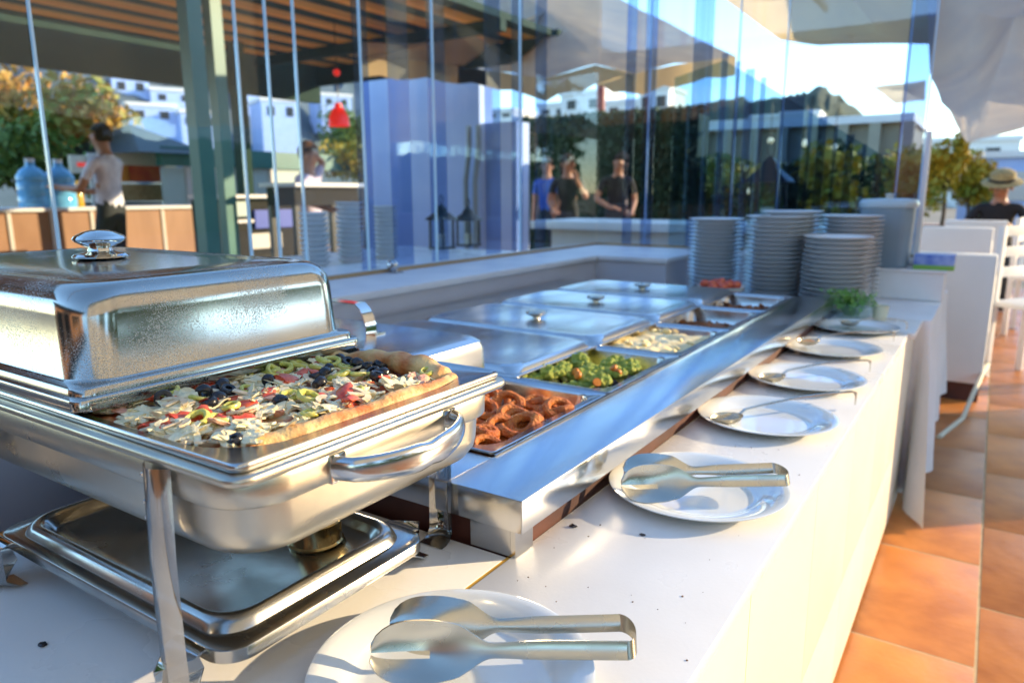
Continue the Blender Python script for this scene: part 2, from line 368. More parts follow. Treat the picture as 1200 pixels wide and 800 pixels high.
# onion rings, each its own torus
def torus(b, Rr, r, loc, rot, nu=22, nv=8, amp=.12, seed=0, sq=1.0):
    vs = []
    for i in range(nu):
        a = 2 * math.pi * i / nu; row = []
        rr = r * (1 + amp * mnoise.noise(Vector((math.cos(a) * 2, math.sin(a) * 2, seed))))
        for j in range(nv):
            c = 2 * math.pi * j / nv; k = rr * (1 + amp * mnoise.noise(Vector((a * 3, c * 2, seed + 5))))
            p = Vector(((Rr + k * math.cos(c)) * math.cos(a), (Rr + k * math.cos(c)) * math.sin(a) * sq, k * math.sin(c) + .15 * r * math.sin(2 * a + seed)))
            row.append(b.b.verts.new(rot @ p + Vector(loc)))
        vs.append(row)
    for i in range(nu):
        for j in range(nv): b.b.faces.new([vs[i][j], vs[(i + 1) % nu][j], vs[(i + 1) % nu][(j + 1) % nv], vs[i][(j + 1) % nv]])
def E3(a, b_, c): return (Matrix.Rotation(c, 3, 'Z') @ Matrix.Rotation(b_, 3, 'Y') @ Matrix.Rotation(a, 3, 'X'))
rings = [(-.62, .83, .712, .1, .1, 0), (-.675, .835, .715, -.15, .1, 1), (-.74, .84, .712, .1, -.2, 2), (-.60, .885, .715, .2, .3, 0), (-.655, .885, .722, .35, -.1, 1), (-.715, .89, .722, .2, .25, 2), (-.765, .88, .716, -.2, .3, 0),
         (-.61, .94, .716, .25, -.1, 1), (-.67, .945, .722, .5, .2, 2), (-.735, .95, .725, 1.25, .1, .3), (-.765, .945, .72, .3, .1, 1), (-.63, .99, .713, .1, .4, 2), (-.69, 1.0, .718, .3, .2, 0), (-.75, 1.005, .718, .7, -.2, 1), (-.61, .83, .728, .6, .2, 1),
         (-.64, .86, .736, .15, .2, 2), (-.70, .85, .738, .1, .1, .5), (-.765, .90, .738, .3, .3, 1.2), (-.70, .925, .742, .4, -.2, 2), (-.75, .98, .738, .5, .5, .4), (-.65, .93, .735, .55, .1, .9), (-.69, .97, .738, .8, .2, .2)]
rings += [(rnd.uniform(-.78, -.60), rnd.uniform(.825, 1.02), rnd.uniform(.712, .738), rnd.uniform(-.7, .7), rnd.uniform(-.6, .6), rnd.uniform(0, 3)) for _ in range(20)]
for k, (x, y, z, a, b_, c) in enumerate(rings):
    b = MB(); torus(b, rnd.uniform(.018, .026), rnd.uniform(.007, .009), (0, 0, 0), E3(a, b_, c), amp=.2, seed=k, sq=rnd.uniform(.75, 1))
    o = b.build('onion_ring', M['batter']); o.location = (x + .018, .83 + (y - .83) * 1.28, z + .003)
    tag(o, 'golden brown battered onion ring heaped in the steel pan nearest the chafing dish', 'onion ring', 'fried onion rings in the first open pan')
# broccoli and carrots
for k in range(34):
    x = rnd.uniform(-.775, -.595); y = rnd.uniform(1.20, 1.46); z = .712 + rnd.uniform(0, .02)
    if k < 10: x = -.775 + .02 * (k % 9) + rnd.uniform(-.006, .006); y = 1.20 + .024 * k
    t = tag(empty('broccoli_floret', (x, y, z)), 'cooked green broccoli floret in the second steel pan', 'broccoli', 'broccoli florets in the second open pan')
    b = MB()
    for q in range(7):
        a = q * 2 * math.pi / 6; rr = 0 if q == 6 else .013
        b.ico((rr * math.cos(a), rr * math.sin(a), .006 if q < 6 else .012), .0105, sub=2, amp=.5, fr=5, seed=k * 7 + q)
    b.build('head', M['broccoli'], t)
    b = MB(); b.tube([(0, 0, 0), (.012, .004, -.014)], [.008, .006], 7); b.build('stem', M['pepper'], t)
for k in range(5):
    b = MB(); b.lathe([(0, .003), (.008, .003), (.009, 0), (.008, -.003), (0, -.003)], 12); o = b.build('carrot_slice', M['carrot'])
    o.location = (rnd.uniform(-.76, -.60), rnd.uniform(1.22, 1.45), .736 + rnd.uniform(0, .008)); o.rotation_euler = (rnd.uniform(-1, 1), rnd.uniform(-1, 1), 0)
    tag(o, 'small orange carrot slice among the broccoli in the second pan', 'carrot slice', 'carrot slices among the broccoli')
def fill(name, label, cat, m, i, zt, amp, fr, pieces=0, pm=None, tilt=0):
    b = MB(); x0, x1, y0, y1 = PX0 + .026, PX1 - .026, PY[i] + .028, PY[i + 1] - .028
    b.grid(lambda u, v: Vector((x0 + (x1 - x0) * u, y0 + (y1 - y0) * v, zt + tilt * (v - .5) + amp * mnoise.noise(Vector((u * fr, v * fr * 1.4, i * 3))) + amp * .5 * mnoise.noise(Vector((u * fr * 3, v * fr * 4, i))) - .02 * (max(0, abs(u - .5) - .42) + max(0, abs(v - .5) - .44)) * 8)), 26, 36)
    for k in range(pieces):
        x, y = rnd.uniform(x0 + .01, x1 - .01), rnd.uniform(y0 + .01, y1 - .01); s = rnd.uniform(.6, 1.2)
        b.ico((x, y, zt + tilt * ((y - y0) / (y1 - y0) - .5) + .004), .010 * s, .014 * s, .006 * s, 1, .4, 2, E3(rnd.random(), rnd.random(), rnd.random() * 3), k)
    o = b.build(name, m); tag(o, label, cat, kind='stuff')
fill('potato_gratin', 'pale creamy potato gratin with browned spots filling the third pan', 'potatoes', M['potato'], 2, .728, .012, 4, 16)
fill('minced_meat', 'brown minced meat in the fourth steel pan', 'minced meat', M['meat'], 3, .700, .010, 5, 70)
fill('meat_stew', 'reddish brown meat stew in the farthest pan', 'stew', M['meat'], 4, .706, .012, 5, 50)

# flat lids over the rear pans
def flat_lid(y0, y1, label, knob=True, x0=-1.325, x1=-.752):
    cx, cy, W, D = (x0 + x1) / 2, (y0 + y1) / 2, x1 - x0, y1 - y0
    t = tag(empty('pan_lid', (cx, cy, .742)), label, 'pan lid', 'steel lids over the rear pans')
    b = MB()
    b.loft([(W, D, .012, 0), (W + .001, D + .001, .012, .002), (W - .002, D - .002, .012, .004), (W - .014, D - .014, .03, .005), (W - .024, D - .024, .035, .014), (W - .034, D - .034, .035, .0175), (W - .06, D - .06, .035, .018), (W - .10, D - .10, .035, .0155)], seg=8, cap0=True, cap1=True)
    b.build('cover', M['deck'], t, ang=30)
    if knob:
        b = MB(); b.lathe([(.010, .015), (.010, .020), (.026, .026), (.030, .031), (.026, .036), (.0, .038)], 24); b.build('knob', M['cutlery'], t)
ll = ['flat steel pan lid without a knob beside the broccoli', 'flat steel pan lid with low knob beside the potato gratin', 'flat steel pan lid with low knob beside the minced meat', 'flat steel pan lid farthest back near the plate stacks']
for i in range(4): flat_lid(PY[i + 1] + .004, PY[i + 2] - .004 if i < 3 else 2.615, ll[i], i > 0)
# domed cover with strap handle
def hump():
    x0, x1, y0, y1 = -1.335, -.775, .745, 1.105; cx, cy, W, D = (x0 + x1) / 2, (y0 + y1) / 2, x1 - x0, y1 - y0
    t = tag(empty('domed_lid', (cx, cy, .7425)), 'domed rectangular steel lid with strap handle behind the chafing dish', 'pan lid')
    b = MB(); b.loft([(W + .01, D + .01, .03, 0), (W + .01, D + .01, .03, .003), (W, D, .03, .005), (W - .004, D - .004, .03, .07), (W - .012, D - .012, .032, .084), (W - .03, D - .03, .036, .092), (W - .06, D - .06, .036, .094)], seg=8, cap0=True, cap1=True)
    b.build('cover', M['deck'], t, ang=30)
    s = MB(); pts = []
    for k in range(15):
        a = math.pi * k / 14; pts.append((math.cos(a) * .075, .07, .094 + .055 * min(1, 1.35 * math.sin(a))))
    pts = [(.098, .07, .0955)] + pts + [(-.098, .07, .0955)]
    s.tube(pts, .01, flat=(.028, .002)); s.build('strap_handle', M['chrome'], t, ang=35)
hump()

# ------------------------------------------------------------------ chafing dish
CX0, CX1, CY0, CY1, CZ = -1.01, -.45, .309, .672, .90
def chafing():
    cx, cy = (CX0 + CX1) / 2, (CY0 + CY1) / 2; W, D = CX1 - CX0, CY1 - CY0
    t = tag(empty('chafing_dish', (cx, cy, .66)), 'stainless steel chafing dish on a legged frame holding pizza, nearest the camera', 'chafing dish')
    zt = CZ - .66
    # food pan
    b = MB(); r = .012
    b.loft([(W - .012, D - .012, r, zt - .008), (W - .008, D - .008, r, zt - .005), (W - .008, D - .008, r, zt - .002), (W - .011, D - .011, r, zt), (W - .015, D - .015, r, zt - .0004), (W - .018, D - .018, r, zt - .0022), (W - .046, D - .032, .072, zt - .0025), (W - .052, D - .038, .070, zt - .004), (W - .056, D - .042, .069, zt - .010),
            (W - .070, D - .066, .066, zt - .045), (W - .086, D - .082, .06, zt - .054), (W - .13, D - .12, .04, zt - .056)], seg=9, cap1=True)
    b.build('food_pan', M['steel'], t, ang=50)
    # water pan with rolled rim
    b = MB()
    b.loft([(W - .02, D - .02, .02, zt - .0085), (W + .002, D + .002, .016, zt - .009), (W + .006, D + .006, .018, zt - .011), (W + .006, D + .006, .018, zt - .015), (W + .002, D + .002, .018, zt - .0175), (W - .012, D - .012, .035, zt - .018),
            (W - .022, D - .022, .045, zt - .020), (W - .024, D - .024, .05, zt - .07), (W - .028, D - .028, .05, zt - .082), (W - .04, D - .04, .05, zt - .092), (W - .06, D - .06, .05, zt - .097), (W - .1, D - .1, .04, zt - .098)], seg=9, cap1=True)
    b.build('water_pan', M['body'], t, ang=50)
    # frame ring
    b = MB()
    b.loft([(W - .010, D - .010, .05, zt - .0185), (W - .008, D - .008, .05, zt - .020), (W - .009, D - .009, .05, zt - .043), (W - .011, D - .011, .05, zt - .0445), (W - .018, D - .018, .048, zt - .0445), (W - .020, D - .020, .048, zt - .0185)], seg=9)
    b.build('frame_ring', M['body'], t, ang=50)
    # legs: flat polished strips, slightly bowed, with an outward toe
    for sx in (1, -1):
        for sy in (1, -1):
            b = MB(); x = sx * (W / 2 - .105); y = sy * (D / 2 + .002)
            pts = [(x, y - sy * .003, zt - .0184), (x, y - sy * .002, zt - .045), (x, y, zt - .10), (x, y, .06), (x, y - sy * .001, .012), (x, y - sy * .006, .005), (x, y - sy * .013, .0015), (x, y - sy * .022, .001)]
            q = []
            for (a, c) in zip(pts, pts[1:]):
                for k in range(3): q.append(Vector(a).lerp(Vector(c), k / 3))
            q.append(Vector(pts[-1]))
            n = len(q); nw = 12
            g = []
            for i, p in enumerate(q):
                row = []
                for k in range(nw + 1):
                    u = (k / nw - .5); bow = .010 * (1 - (2 * u) ** 2) * (1 if i < n * .62 else max(0, 1 - (i - n * .62) / 5))
                    row.append(b.b.verts.new((p.x + u * .037, p.y + sy * bow, p.z)))
                g.append(row)
            for i in range(n - 1):
                for k in range(nw): b.b.faces.new([g[i][k], g[i + 1][k], g[i + 1][k + 1], g[i][k + 1]])
            bmesh.ops.solidify(b.b, geom=list(b.b.faces), thickness=.0016)
            lg = b.build('leg', M['chrome'], t, ang=50)
            b = MB()
            for zz in (zt - .028, zt - .052, zt - .066): b.lathe([(0, 0), (.0022, 0), (.0016, .0012), (0, .0016)], 8, M=Matrix.Translation((x - .014, y + sy * .003, zz)) @ Matrix.Rotation(sy * -math.pi / 2, 4, 'X'))
            b.build('rivet', M['chrome'], lg)
    # end handles
    for sx in (1, -1):
        b = MB(); pts = []; wd = []
        for k in range(25):
            u = k / 24; y = (u - .5) * .165; o = math.sin(math.pi * u) ** .45 * .040
            pts.append((sx * (W / 2 - .004 + o), y, zt - .032 - .004 * math.sin(math.pi * u))); wd.append(.022 + .006 * math.sin(math.pi * u) - .005 * math.exp(-((u - .5) / .06) ** 2))
        b.tube(pts, 0, flat=None, n=10) if False else None
        rings_ = []
        for k, p in enumerate(pts):
            a = Vector(pts[max(0, k - 1)]); c = Vector(pts[min(24, k + 1)]); tn = (c - a).normalized(); sd = tn.cross(Vector((0, 0, 1))).normalized()
            rings_.append([b.b.verts.new(Vector(p) + sd * .0055 * math.cos(h) + Vector((0, 0, 1)) * wd[k] * .5 * math.sin(h)) for h in [2 * math.pi * j / 14 for j in range(14)]])
        for a, c in zip(rings_, rings_[1:]):
            for j in range(14): b.b.faces.new([a[j], a[(j + 1) % 14], c[(j + 1) % 14], c[j]])
        h = b.build('handle', M['steel'], t, ang=60)
        b = MB()
        for yy in (-.078, .078): b.box(sx * (W / 2 - .006) - .002, sx * (W / 2 - .006) + .004, yy - .009, yy + .009, zt - .046, zt - .020, .001)
        b.build('bracket', M['chrome'], h)
    # lower shelf that carries the fuel can
    tx0, tx1, ty0, ty1, tz = -.955, -.51, .327, .60, .048
    ox, oy, tw, td = (tx0 + tx1) / 2 - cx, (ty0 + ty1) / 2 - cy, tx1 - tx0, ty1 - ty0
    b = MB()
    b.loft([(tw, td, .03, tz - .012), (tw, td, .03, tz), (tw - .002, td - .002, .03, tz + .001), (tw - .042, td - .026, .035, tz + .001), (tw - .048, td - .032, .035, tz + .008), (tw - .056, td - .040, .035, tz + .013), (tw - .066, td - .050, .035, tz + .0135), (tw - .076, td - .060, .034, tz + .009), (tw - .084, td - .068, .034, tz + .001), (tw - .09, td - .074, .034, tz - .002)], ox, oy, 9, cap1=True)
    sh = b.build('shelf', M['traysteel'], t, ang=50)
    for (fx, fy, sx) in ((ox + tw / 2 - .05, oy - td / 2, -1), (ox - tw / 2 + .03, oy - td / 2, -1), (ox + tw / 2 - .05, oy + td / 2, 1), (ox - tw / 2 + .03, oy + td / 2, 1)):
        b = MB(); prof = [(-.006, tz - .001), (.004, tz - .0012), (.012, tz - .004), (.016, tz - .012), (.015, tz - .025), (.012, tz - .034), (.013, tz - .041), (.020, tz - .0455), (.030, tz - .0465)]
        b.tube([(fx, fy + sx * a, z) for a, z in prof], 0, flat=(.042, .002), up=Vector((0, 0, 1))); b.build('foot', M['chrome'], sh, ang=60)
    # fuel can
    f = tag(empty('fuel_can', (-.615, .52, .66 + tz - .001)), 'small gold tin of chafing fuel on the shelf under the dish', 'fuel can')
    gm = steelmat('gold_tin', .6, .15, tint=(1, .78, .4))
    b = MB(); b.lathe([(0, 0), (.030, 0), (.032, .003), (.030, .005), (.030, .026), (.032, .028), (.030, .030), (.02, .030), (.019, .027), (0, .027)], 36); b.build('tin', gm, f)
chafing()

def chaf_lid():
    W, D = .56, .362; x1, y0 = -.68, .311
    t = tag(empty('chafing_lid', (x1 - W / 2, y0 + D / 2, .9015)), 'tall rectangular stainless steel lid with round knob slid back over the pizza', 'lid')
    b = MB()
    b.loft([(W - .004, D - .004, .014, 0), (W, D, .014, .002), (W, D, .014, .011), (W - .003, D - .003, .014, .0135), (W - .008, D - .008, .02, .0140), (W - .010, D - .010, .02, .0200), (W - .013, D - .013, .02, .0222), (W - .022, D - .022, .034, .0230), (W - .026, D - .026, .036, .0260), (W - .030, D - .030, .040, .085),
            (W - .034, D - .034, .042, .097), (W - .044, D - .044, .044, .107), (W - .060, D - .060, .045, .113), (W - .084, D - .084, .045, .1155), (W - .092, D - .092, .043, .1145), (W - .098, D - .098, .042, .1155), (W - .2, D - .2, .04, .1165)], seg=10, cap0=False, cap1=True)
    b.build('cover', M['lidsteel'], t, ang=50)
    b = MB()
    b.lathe([(0, .1165), (.028, .1168), (.033, .119), (.0335, .121), (.030, .1235), (.020, .125), (.015, .127), (.0135, .131), (.020, .134), (.0285, .139), (.031, .1425), (.0285, .146), (.019, .151), (.009, .1535), (0, .154)], 40, (0, 0, 0))
    b.build('knob', M['chrome'], t, ang=25)
chaf_lid()

# ------------------------------------------------------------------ pizza
def pizza():
    x0, x1, y0, y1 = -.905, -.480, .331, .640; zb = .881
    t = tag(empty('pizza', ((x0 + x1) / 2, (y0 + y1) / 2, .86)), 'thick pizza slab with olives, peppers, mushrooms and white cheese in the chafing dish', 'pizza')
    Tm = Matrix.Translation((-(x0 + x1) / 2, -(y0 + y1) / 2, -.86))
    def put(o): o.matrix_parent_inverse = Tm; return o
    def cl(x, y):                             # keep inside the rounded corner of the pan
        d = Vector((x + .548, y - .397)); 
        return (-.548 + d.x * .064 / d.length, .397 + d.y * .064 / d.length) if d.x > 0 and d.y < 0 and d.length > .064 else (x, y)
    def h(x, y): return zb + .008 + .006 * mnoise.noise(Vector((x * 22, y * 22, 0))) + .004 * mnoise.noise(Vector((x * 60, y * 60, 3)))
    b = MB(); b.grid(lambda u, v: Vector((*cl(x0 + (x1 - x0) * u, y0 + (y1 - y0) * v), h(x0 + (x1 - x0) * u, y0 + (y1 - y0) * v))), 60, 44); put(b.build('topping_base', M['sauce'], t))
    # raised crust: front edge and far end
    def crust(pts, r0):
        b = MB(); P = []
        for a, c in zip(pts, pts[1:]):
            for k in range(12): P.append(Vector(a).lerp(Vector(c), k / 12))
        P.append(Vector(pts[-1])); rr = [r0 * (1 + .4 * mnoise.noise(Vector((p.x * 38, p.y * 38, 1)))) * (min(1, .25 + i * .2) if i < len(P) - 1 else .4) for i, p in enumerate(P)]
        P = [p + Vector((0, 0, .003 * mnoise.noise(p * 40))) for p in P]
        b.tube(P, rr, 14); put(b.build('crust', M['crust'], t))
    crust([(-.530, .350, .884), (-.506, .368, .888), (-.490, .41, .890), (-.487, .50, .892), (-.486, .58, .893), (-.493, .628, .893)], .0115)
    crust([(-.492, .618, .892), (-.53, .627, .899), (-.57, .630, .902), (-.62, .630, .898), (-.66, .628, .890), (-.88, .63, .882)], .0135)
    def scat(meshes, n, zoff, tilt, x_=None, name='olive'):
        k = 0
        while k < n:
            x, y = cl(rnd.uniform(-.86, x1 - .022), rnd.uniform(y0 + .006, y1 - .030))
            o = put(link(name, rnd.choice(meshes), t)); s = rnd.uniform(.75, 1.1)
            o.location = (x, y, h(x, y) + zoff + rnd.uniform(0, .007)); o.rotation_euler = (rnd.uniform(-tilt, tilt), rnd.uniform(-tilt, tilt), rnd.uniform(0, 6.28)); o.scale = (s, s, s)
            k += 1
    cheese = []
    for q in range(6):
        b = MB(); b.ico((0, 0, 0), rnd.uniform(.012, .02), rnd.uniform(.008, .014), .0045, 3, .9, 2.2, None, q * 9); cheese.append(b.mesh('cheese_blob', M['cheese']))
    scat(cheese, 170, .001, .45, name='cheese')
    sh = []
    for q in range(6):
        b = MB(); a = rnd.uniform(.6, 1.6); L = rnd.uniform(.014, .026); pts = [(L * math.sin(a * (k / 8 - .5)) / a * 2, L * (1 - math.cos(a * (k / 8 - .5))) * .8, .002 * math.sin(k)) for k in range(9)]
        b.tube(pts, 0, flat=([.002, .004, .0055, .006, .006, .006, .0055, .004, .002], .0018)); sh.append(b.mesh('onion_sliver', M['cheese']))
    scat(sh, 90, .004, .4, name='onion_sliver')
    mu = []
    for q in range(4):
        b = MB(); pts = [(.013 * math.cos(a), .011 * math.sin(a), 0) for a in [math.pi * k / 10 for k in range(11)]]
        b.tube(pts, 0, flat=([.003, .006, .007, .007, .007, .007, .007, .007, .007, .006, .003], .0022)); b.box(-.003, .003, -.010, .010, -.001, .001, .0005); mu.append(b.mesh('mushroom_slice', M['mushroom']))
    scat(mu, 56, .005, .35, name='mushroom_slice')
    tm = []
    for q in range(4):
        b = MB(); b.ico((0, 0, 0), rnd.uniform(.009, .015), rnd.uniform(.007, .009), .004, 2, .6, 2, None, q * 5 + 1); tm.append(b.mesh('tomato_piece', M['tomato']))
    scat(tm, 60, .004, .5, name='tomato_piece')
    hm = []
    for q in range(3):
        b = MB(); b.ico((0, 0, 0), .010, .006, .0025, 2, .7, 2, None, q * 5 + 2); hm.append(b.mesh('ham_piece', M['ham']))
    scat(hm, 40, .0055, .6, name='ham_piece')
    pp = []
    for q in range(4):
        b = MB(); torus(b, rnd.uniform(.007, .0115), .003, (0, 0, 0), Matrix.Identity(3), 20, 8, .3, q, .85); pp.append(b.mesh('pepper_ring', M['pepper']))
    scat(pp, 40, .0085, .45, name='pepper_ring')
    ol = []
    for q in range(4):
        b = MB()
        b.lathe([(.0035, .004), (.007, .0045), (.0086, .002), (.0088, -.002), (.007, -.0045), (.0035, -.004), (.0033, 0), (.0035, .004)], 16); ol.append(b.mesh('olive_piece', M['olive']))
    scat(ol, 12, .009, 1.2, name='olive_piece')
    # the clusters of black olives seen on top
    for (px, py) in [(193, 481), (209, 470), (218, 463), (240, 470), (246, 480), (254, 466), (257, 474), (268, 468), (329, 476), (371, 451), (375, 459), (419, 437), (430, 439), (438, 444), (446, 437), (449, 446), (442, 450), (408, 433), (398, 431)]:
        p = atz(px, py, .892); o = put(link('olive_piece', rnd.choice(ol), t)); o.location = (p.x, p.y, h(p.x, p.y) + .012); o.rotation_euler = (rnd.uniform(-1, 1), rnd.uniform(-1, 1), rnd.uniform(0, 6))
    for (px, py) in [(236, 500), (220, 503), (338, 458), (345, 452)]:
        p = atz(px, py, .888); o = put(link('tomato_piece', tm[0], t)); o.location = (p.x, p.y, h(p.x, p.y) + .010); o.rotation_euler = (.2, .3, rnd.uniform(0, 6)); o.scale = (1.2, 1.2, 1.2)
    for (px, py) in [(397, 450), (352, 435), (331, 440)]:
        p = atz(px, py, .892); o = put(link('pepper_ring', pp[1], t)); o.location = (p.x, p.y, h(p.x, p.y) + .012); o.rotation_euler = (.3, .2, rnd.uniform(0, 6)); o.scale = (1.15, 1.15, 1.15)
pizza()

# ------------------------------------------------------------------ plates with tongs and spoons
def plate_mesh(m, n=64, r=.13, hgt=.018):
    b = MB(); k = r / .13
    b.lathe([(0, .0035), (.078 * k, .0038), (.086 * k, .0045), (.094 * k, .0080), (.104 * k, .0125), (.120 * k, hgt - .0015), (.128 * k, hgt), (.13 * k, hgt - .0004), (.1295 * k, hgt - .002), (.119 * k, hgt - .0045), (.098 * k, .0062), (.083 * k, .001), (.080 * k, 0), (.076 * k, .0012), (0, .0012)], n)
    return b.mesh('plate', m, ang=60)
PM = plate_mesh(M['china'], 72)
SP = [(-.370, .460), (-.327, .995), (-.330, 1.400), (-.330, 1.755), (-.343, 2.145), (-.338, 2.53)]
pl = ['white plate in front of the chafing dish holding steel tongs', 'white plate with steel tongs beside the near end of the food warmer', 'white plate with a hooked steel spoon beside the broccoli pan', 'white plate with a spoon beside the potato gratin pan', 'white plate with a food-stained serving spoon, fifth along the counter', 'white plate farthest along the counter beside the bowl of parsley']
for (x, y), l in zip(SP, pl):
    o = link('plate', PM); o.location = (x, y, .6605); tag(o, l, 'plate', 'white plates set along the counter')

def tongs(p0, p1, label, tilt, gap, wscale=1.0, zlift=0):
    """p0 jaw end, p1 bend end; two spoon-shaped arms joined by a bent strip"""
    p0, p1 = Vector(p0), Vector(p1); L = (p1 - p0).length; ax = (p1 - p0).normalized()
    t = tag(empty('serving_tongs', (p0 + p1) / 2), label, 'tongs', 'steel serving tongs on the counter plates')
    side = ax.cross(Vector((0, 0, 1))).normalized()      # towards the camera side (-y)
    up0 = side.cross(ax).normalized()
    up = (up0 * math.cos(tilt) + -side * math.sin(tilt)).normalized(); nr = (side * math.cos(tilt) + up0 * math.sin(tilt)).normalized()
    org = (p0 + p1) / 2
    def prof(u):                                           # half width of blade at u
        if u < .30: return .0265 * wscale * max(0, 1 - abs((u - .19) / .19) ** 2.8) ** .5 if u < .19 else .0265 * wscale * (1 - .12 * ((u - .19) / .11) ** 2)
        if u < .46: k = (u - .30) / .16; k = k * k * (3 - 2 * k); return .0233 * wscale * (1 - k) + .0062 * k
        if u < .66: k = (u - .46) / .20; return (.0062 + .0018 * k * k * (3 - 2 * k))
        return .0080
    for s_ in (0, 1):
        b = MB(); nu, nv = 44, 8; g = []
        for i in range(nu + 1):
            u = max(.004, i / nu * .975); row = []; hw = prof(u)
            off = gap * (.5 if s_ else -.5) * (-1) * (1 - .12 * math.sin(u * math.pi)); shift = .012 if s_ else 0
            for j in range(nv + 1):
                v = j / nv * 2 - 1; cup = (.010 * math.exp(-((u - .17) / .15) ** 2) * (1 - v * v)) + .0012 * (1 - v * v)
                q = ax * ((u - .5) * L + shift * (1 - u)) + up * (v * hw) + side * off + nr * (cup * (-1 if s_ == 0 else 1))
                row.append(b.b.verts.new(q))
            g.append(row)
        for i in range(nu):
            for j in range(nv):
                if s_ == 0 and j in (3,) and i < 10: continue   # the slot of the forked blade
                b.b.faces.new([g[i][j], g[i + 1][j], g[i + 1][j + 1], g[i][j + 1]])
        loose = [v for v in b.b.verts if not v.link_faces]
        bmesh.ops.delete(b.b, geom=loose, context='VERTS')
        bmesh.ops.solidify(b.b, geom=list(b.b.faces), thickness=.0015)
        b.build('arm', M['cutlery'], t, ang=40)
    b = MB(); pts = []
    for k in range(13):
        a = -math.pi / 2 + math.pi * k / 12; pts.append(ax * (L * .47 + .012 * math.cos(a)) + side * (gap * .5 * (1 - .12 * math.sin(.975 * math.pi)) * math.sin(a)))
    nw = [(p + up * .0080, p - up * .0080) for p in pts]
    vs = [[b.b.verts.new(a), b.b.verts.new(c)] for a, c in nw]
    for a, c in zip(vs, vs[1:]): b.b.faces.new([a[0], a[1], c[1], c[0]])
    bmesh.ops.solidify(b.b, geom=list(b.b.faces), thickness=.0018)
    b.build('bend', M['cutlery'], t, ang=60)
a0 = atz(437, 748, .70); a1 = atz(739, 745, .695)
tongs(a0, a1, 'steel spoon-and-fork tongs on the plate in front of the chafing dish', R(28), .044)
b0 = atz(724, 560, .70); b1 = atz(918, 555, .698)
tongs(b0, b1, 'steel spoon-and-fork tongs on the second plate, beside the food warmer corner', R(28), .048)

def spoon(pb, ph, label, hook=.028, r=(.034, .023), stain=None):
    pb, ph = Vector(pb), Vector(ph); ax = Vector((ph.x - pb.x, ph.y - pb.y, 0)).normalized(); sd = ax.cross(Vector((0, 0, 1)))
    t = tag(empty('serving_spoon', pb), label, 'serving spoon', 'hooked serving spoons on the counter plates')
    b = MB(); n = 28; ringsl = []
    for k, (f, z) in enumerate([(1, 0), (.97, -.003), (.85, -.008), (.6, -.013), (.3, -.0155), (0.001, -.016)]):
        ringsl.append([b.b.verts.new(ax * (r[0] * f * math.cos(2 * math.pi * i / n)) + sd * (r[1] * f * math.sin(2 * math.pi * i / n)) + Vector((0, 0, z + .004))) for i in range(n)])
    for a, c in zip(ringsl, ringsl[1:]):
        for i in range(n): b.b.faces.new([a[i], a[(i + 1) % n], c[(i + 1) % n], c[i]])
    bmesh.ops.solidify(b.b, geom=list(b.b.faces), thickness=.0012)
    b.build('bowl', M['cutlery'], t, ang=60)
    if stain:
        b = MB(); b.ico((ax * -.004) + Vector((0, 0, -.003)), r[0] * .72, r[1] * .72, .006, 2, .4, 3, Matrix.Rotation(math.atan2(ax.y, ax.x), 3, 'Z')); b.build('food_residue', stain, t)
    e = ph - pb; b = MB(); s0 = ax * (r[0] - .004) + Vector((0, 0, .004)); pts = [s0, s0 + ax * .012 + Vector((0, 0, .008))]
    for k in range(1, 9): u = k / 8; pts.append((s0 + ax * .012 + Vector((0, 0, .008))).lerp(e, u) + Vector((0, 0, .006 * math.sin(u * math.pi))))
    pts += [e + ax * .006 + Vector((0, 0, -.002)), e + ax * .010 + Vector((0, 0, -.009)), e + ax * .010 + Vector((0, 0, -hook))]
    b.tube(pts, 0, flat=([.006] * 3 + [.0065] * 5 + [.008] * 2 + [.010, .011, .012], .0022)); b.build('handle', M['cutlery'], t, ang=50)
spoon((-.385, 1.325, .680), (-.205, 1.58, .699), 'steel spoon with hooked handle on the plate beside the broccoli pan')
spoon((-.392, 1.690, .680), (-.222, 1.915, .697), 'steel spoon with hooked handle on the plate beside the potato gratin')
stn = mat('orange_sauce', (.55, .24, .07), .4, 0, (.4, .15, .04), 80)
spoon((-.400, 2.12, .690), (-.215, 2.335, .700), 'sauce-stained serving spoon lying on the fifth plate along the counter', stain=stn)
spoon((-.358, 2.53, .685), (-.205, 2.56, .700), 'serving spoon with cloudy bowl on the farthest counter plate', r=(.03, .026), stain=mat('pale_residue', (.5, .45, .3), .5))

# ------------------------------------------------------------------ stacks of plates
SM = plate_mesh(M['china_blue'], 40, .125, .021)
def stack(x, y, z0, z1, label, grp, r=.125, pitch=.0172, mesh=None):
    n = max(1, round((z1 - z0) / pitch))
    for k in range(n):
        o = link('stacked_plate', mesh or SM); s = r / .125; o.scale = (s, s, .95)
        o.location = (x + rnd.uniform(-.0018, .0018), y + rnd.uniform(-.0018, .0018), z0 + k * pitch); tag(o, ('topmost ' + label) if k == n - 1 else label, 'plate', grp)
def stack_at(pxl, pxr, pyt, r, z0, label, grp):
    # centre so that the stack spans pxl..pxr at its top
    best = None
    for k in range(200):
        y = 2.2 + k * .01; zc = aty((pxl + pxr) / 2, pyt, y); d = -(CM.transposed() @ (zc - Vector((0, 0, ZC)))).z
        wpx = 848 * 2 * r / d
        if best is None or abs(wpx - (pxr - pxl)) < best[0]: best = (abs(wpx - (pxr - pxl)), zc)
    c = best[1]; stack(c.x, c.y, z0, c.z, label, grp, r)
stack_at(808, 872, 258, .118, .66, 'white plate in the leftmost tall stack against the glass wall', 'plates in the leftmost stack')
stack_at(876, 949, 252, .125, .66, 'white plate in the tallest front stack, second from left', 'plates in the second front stack')
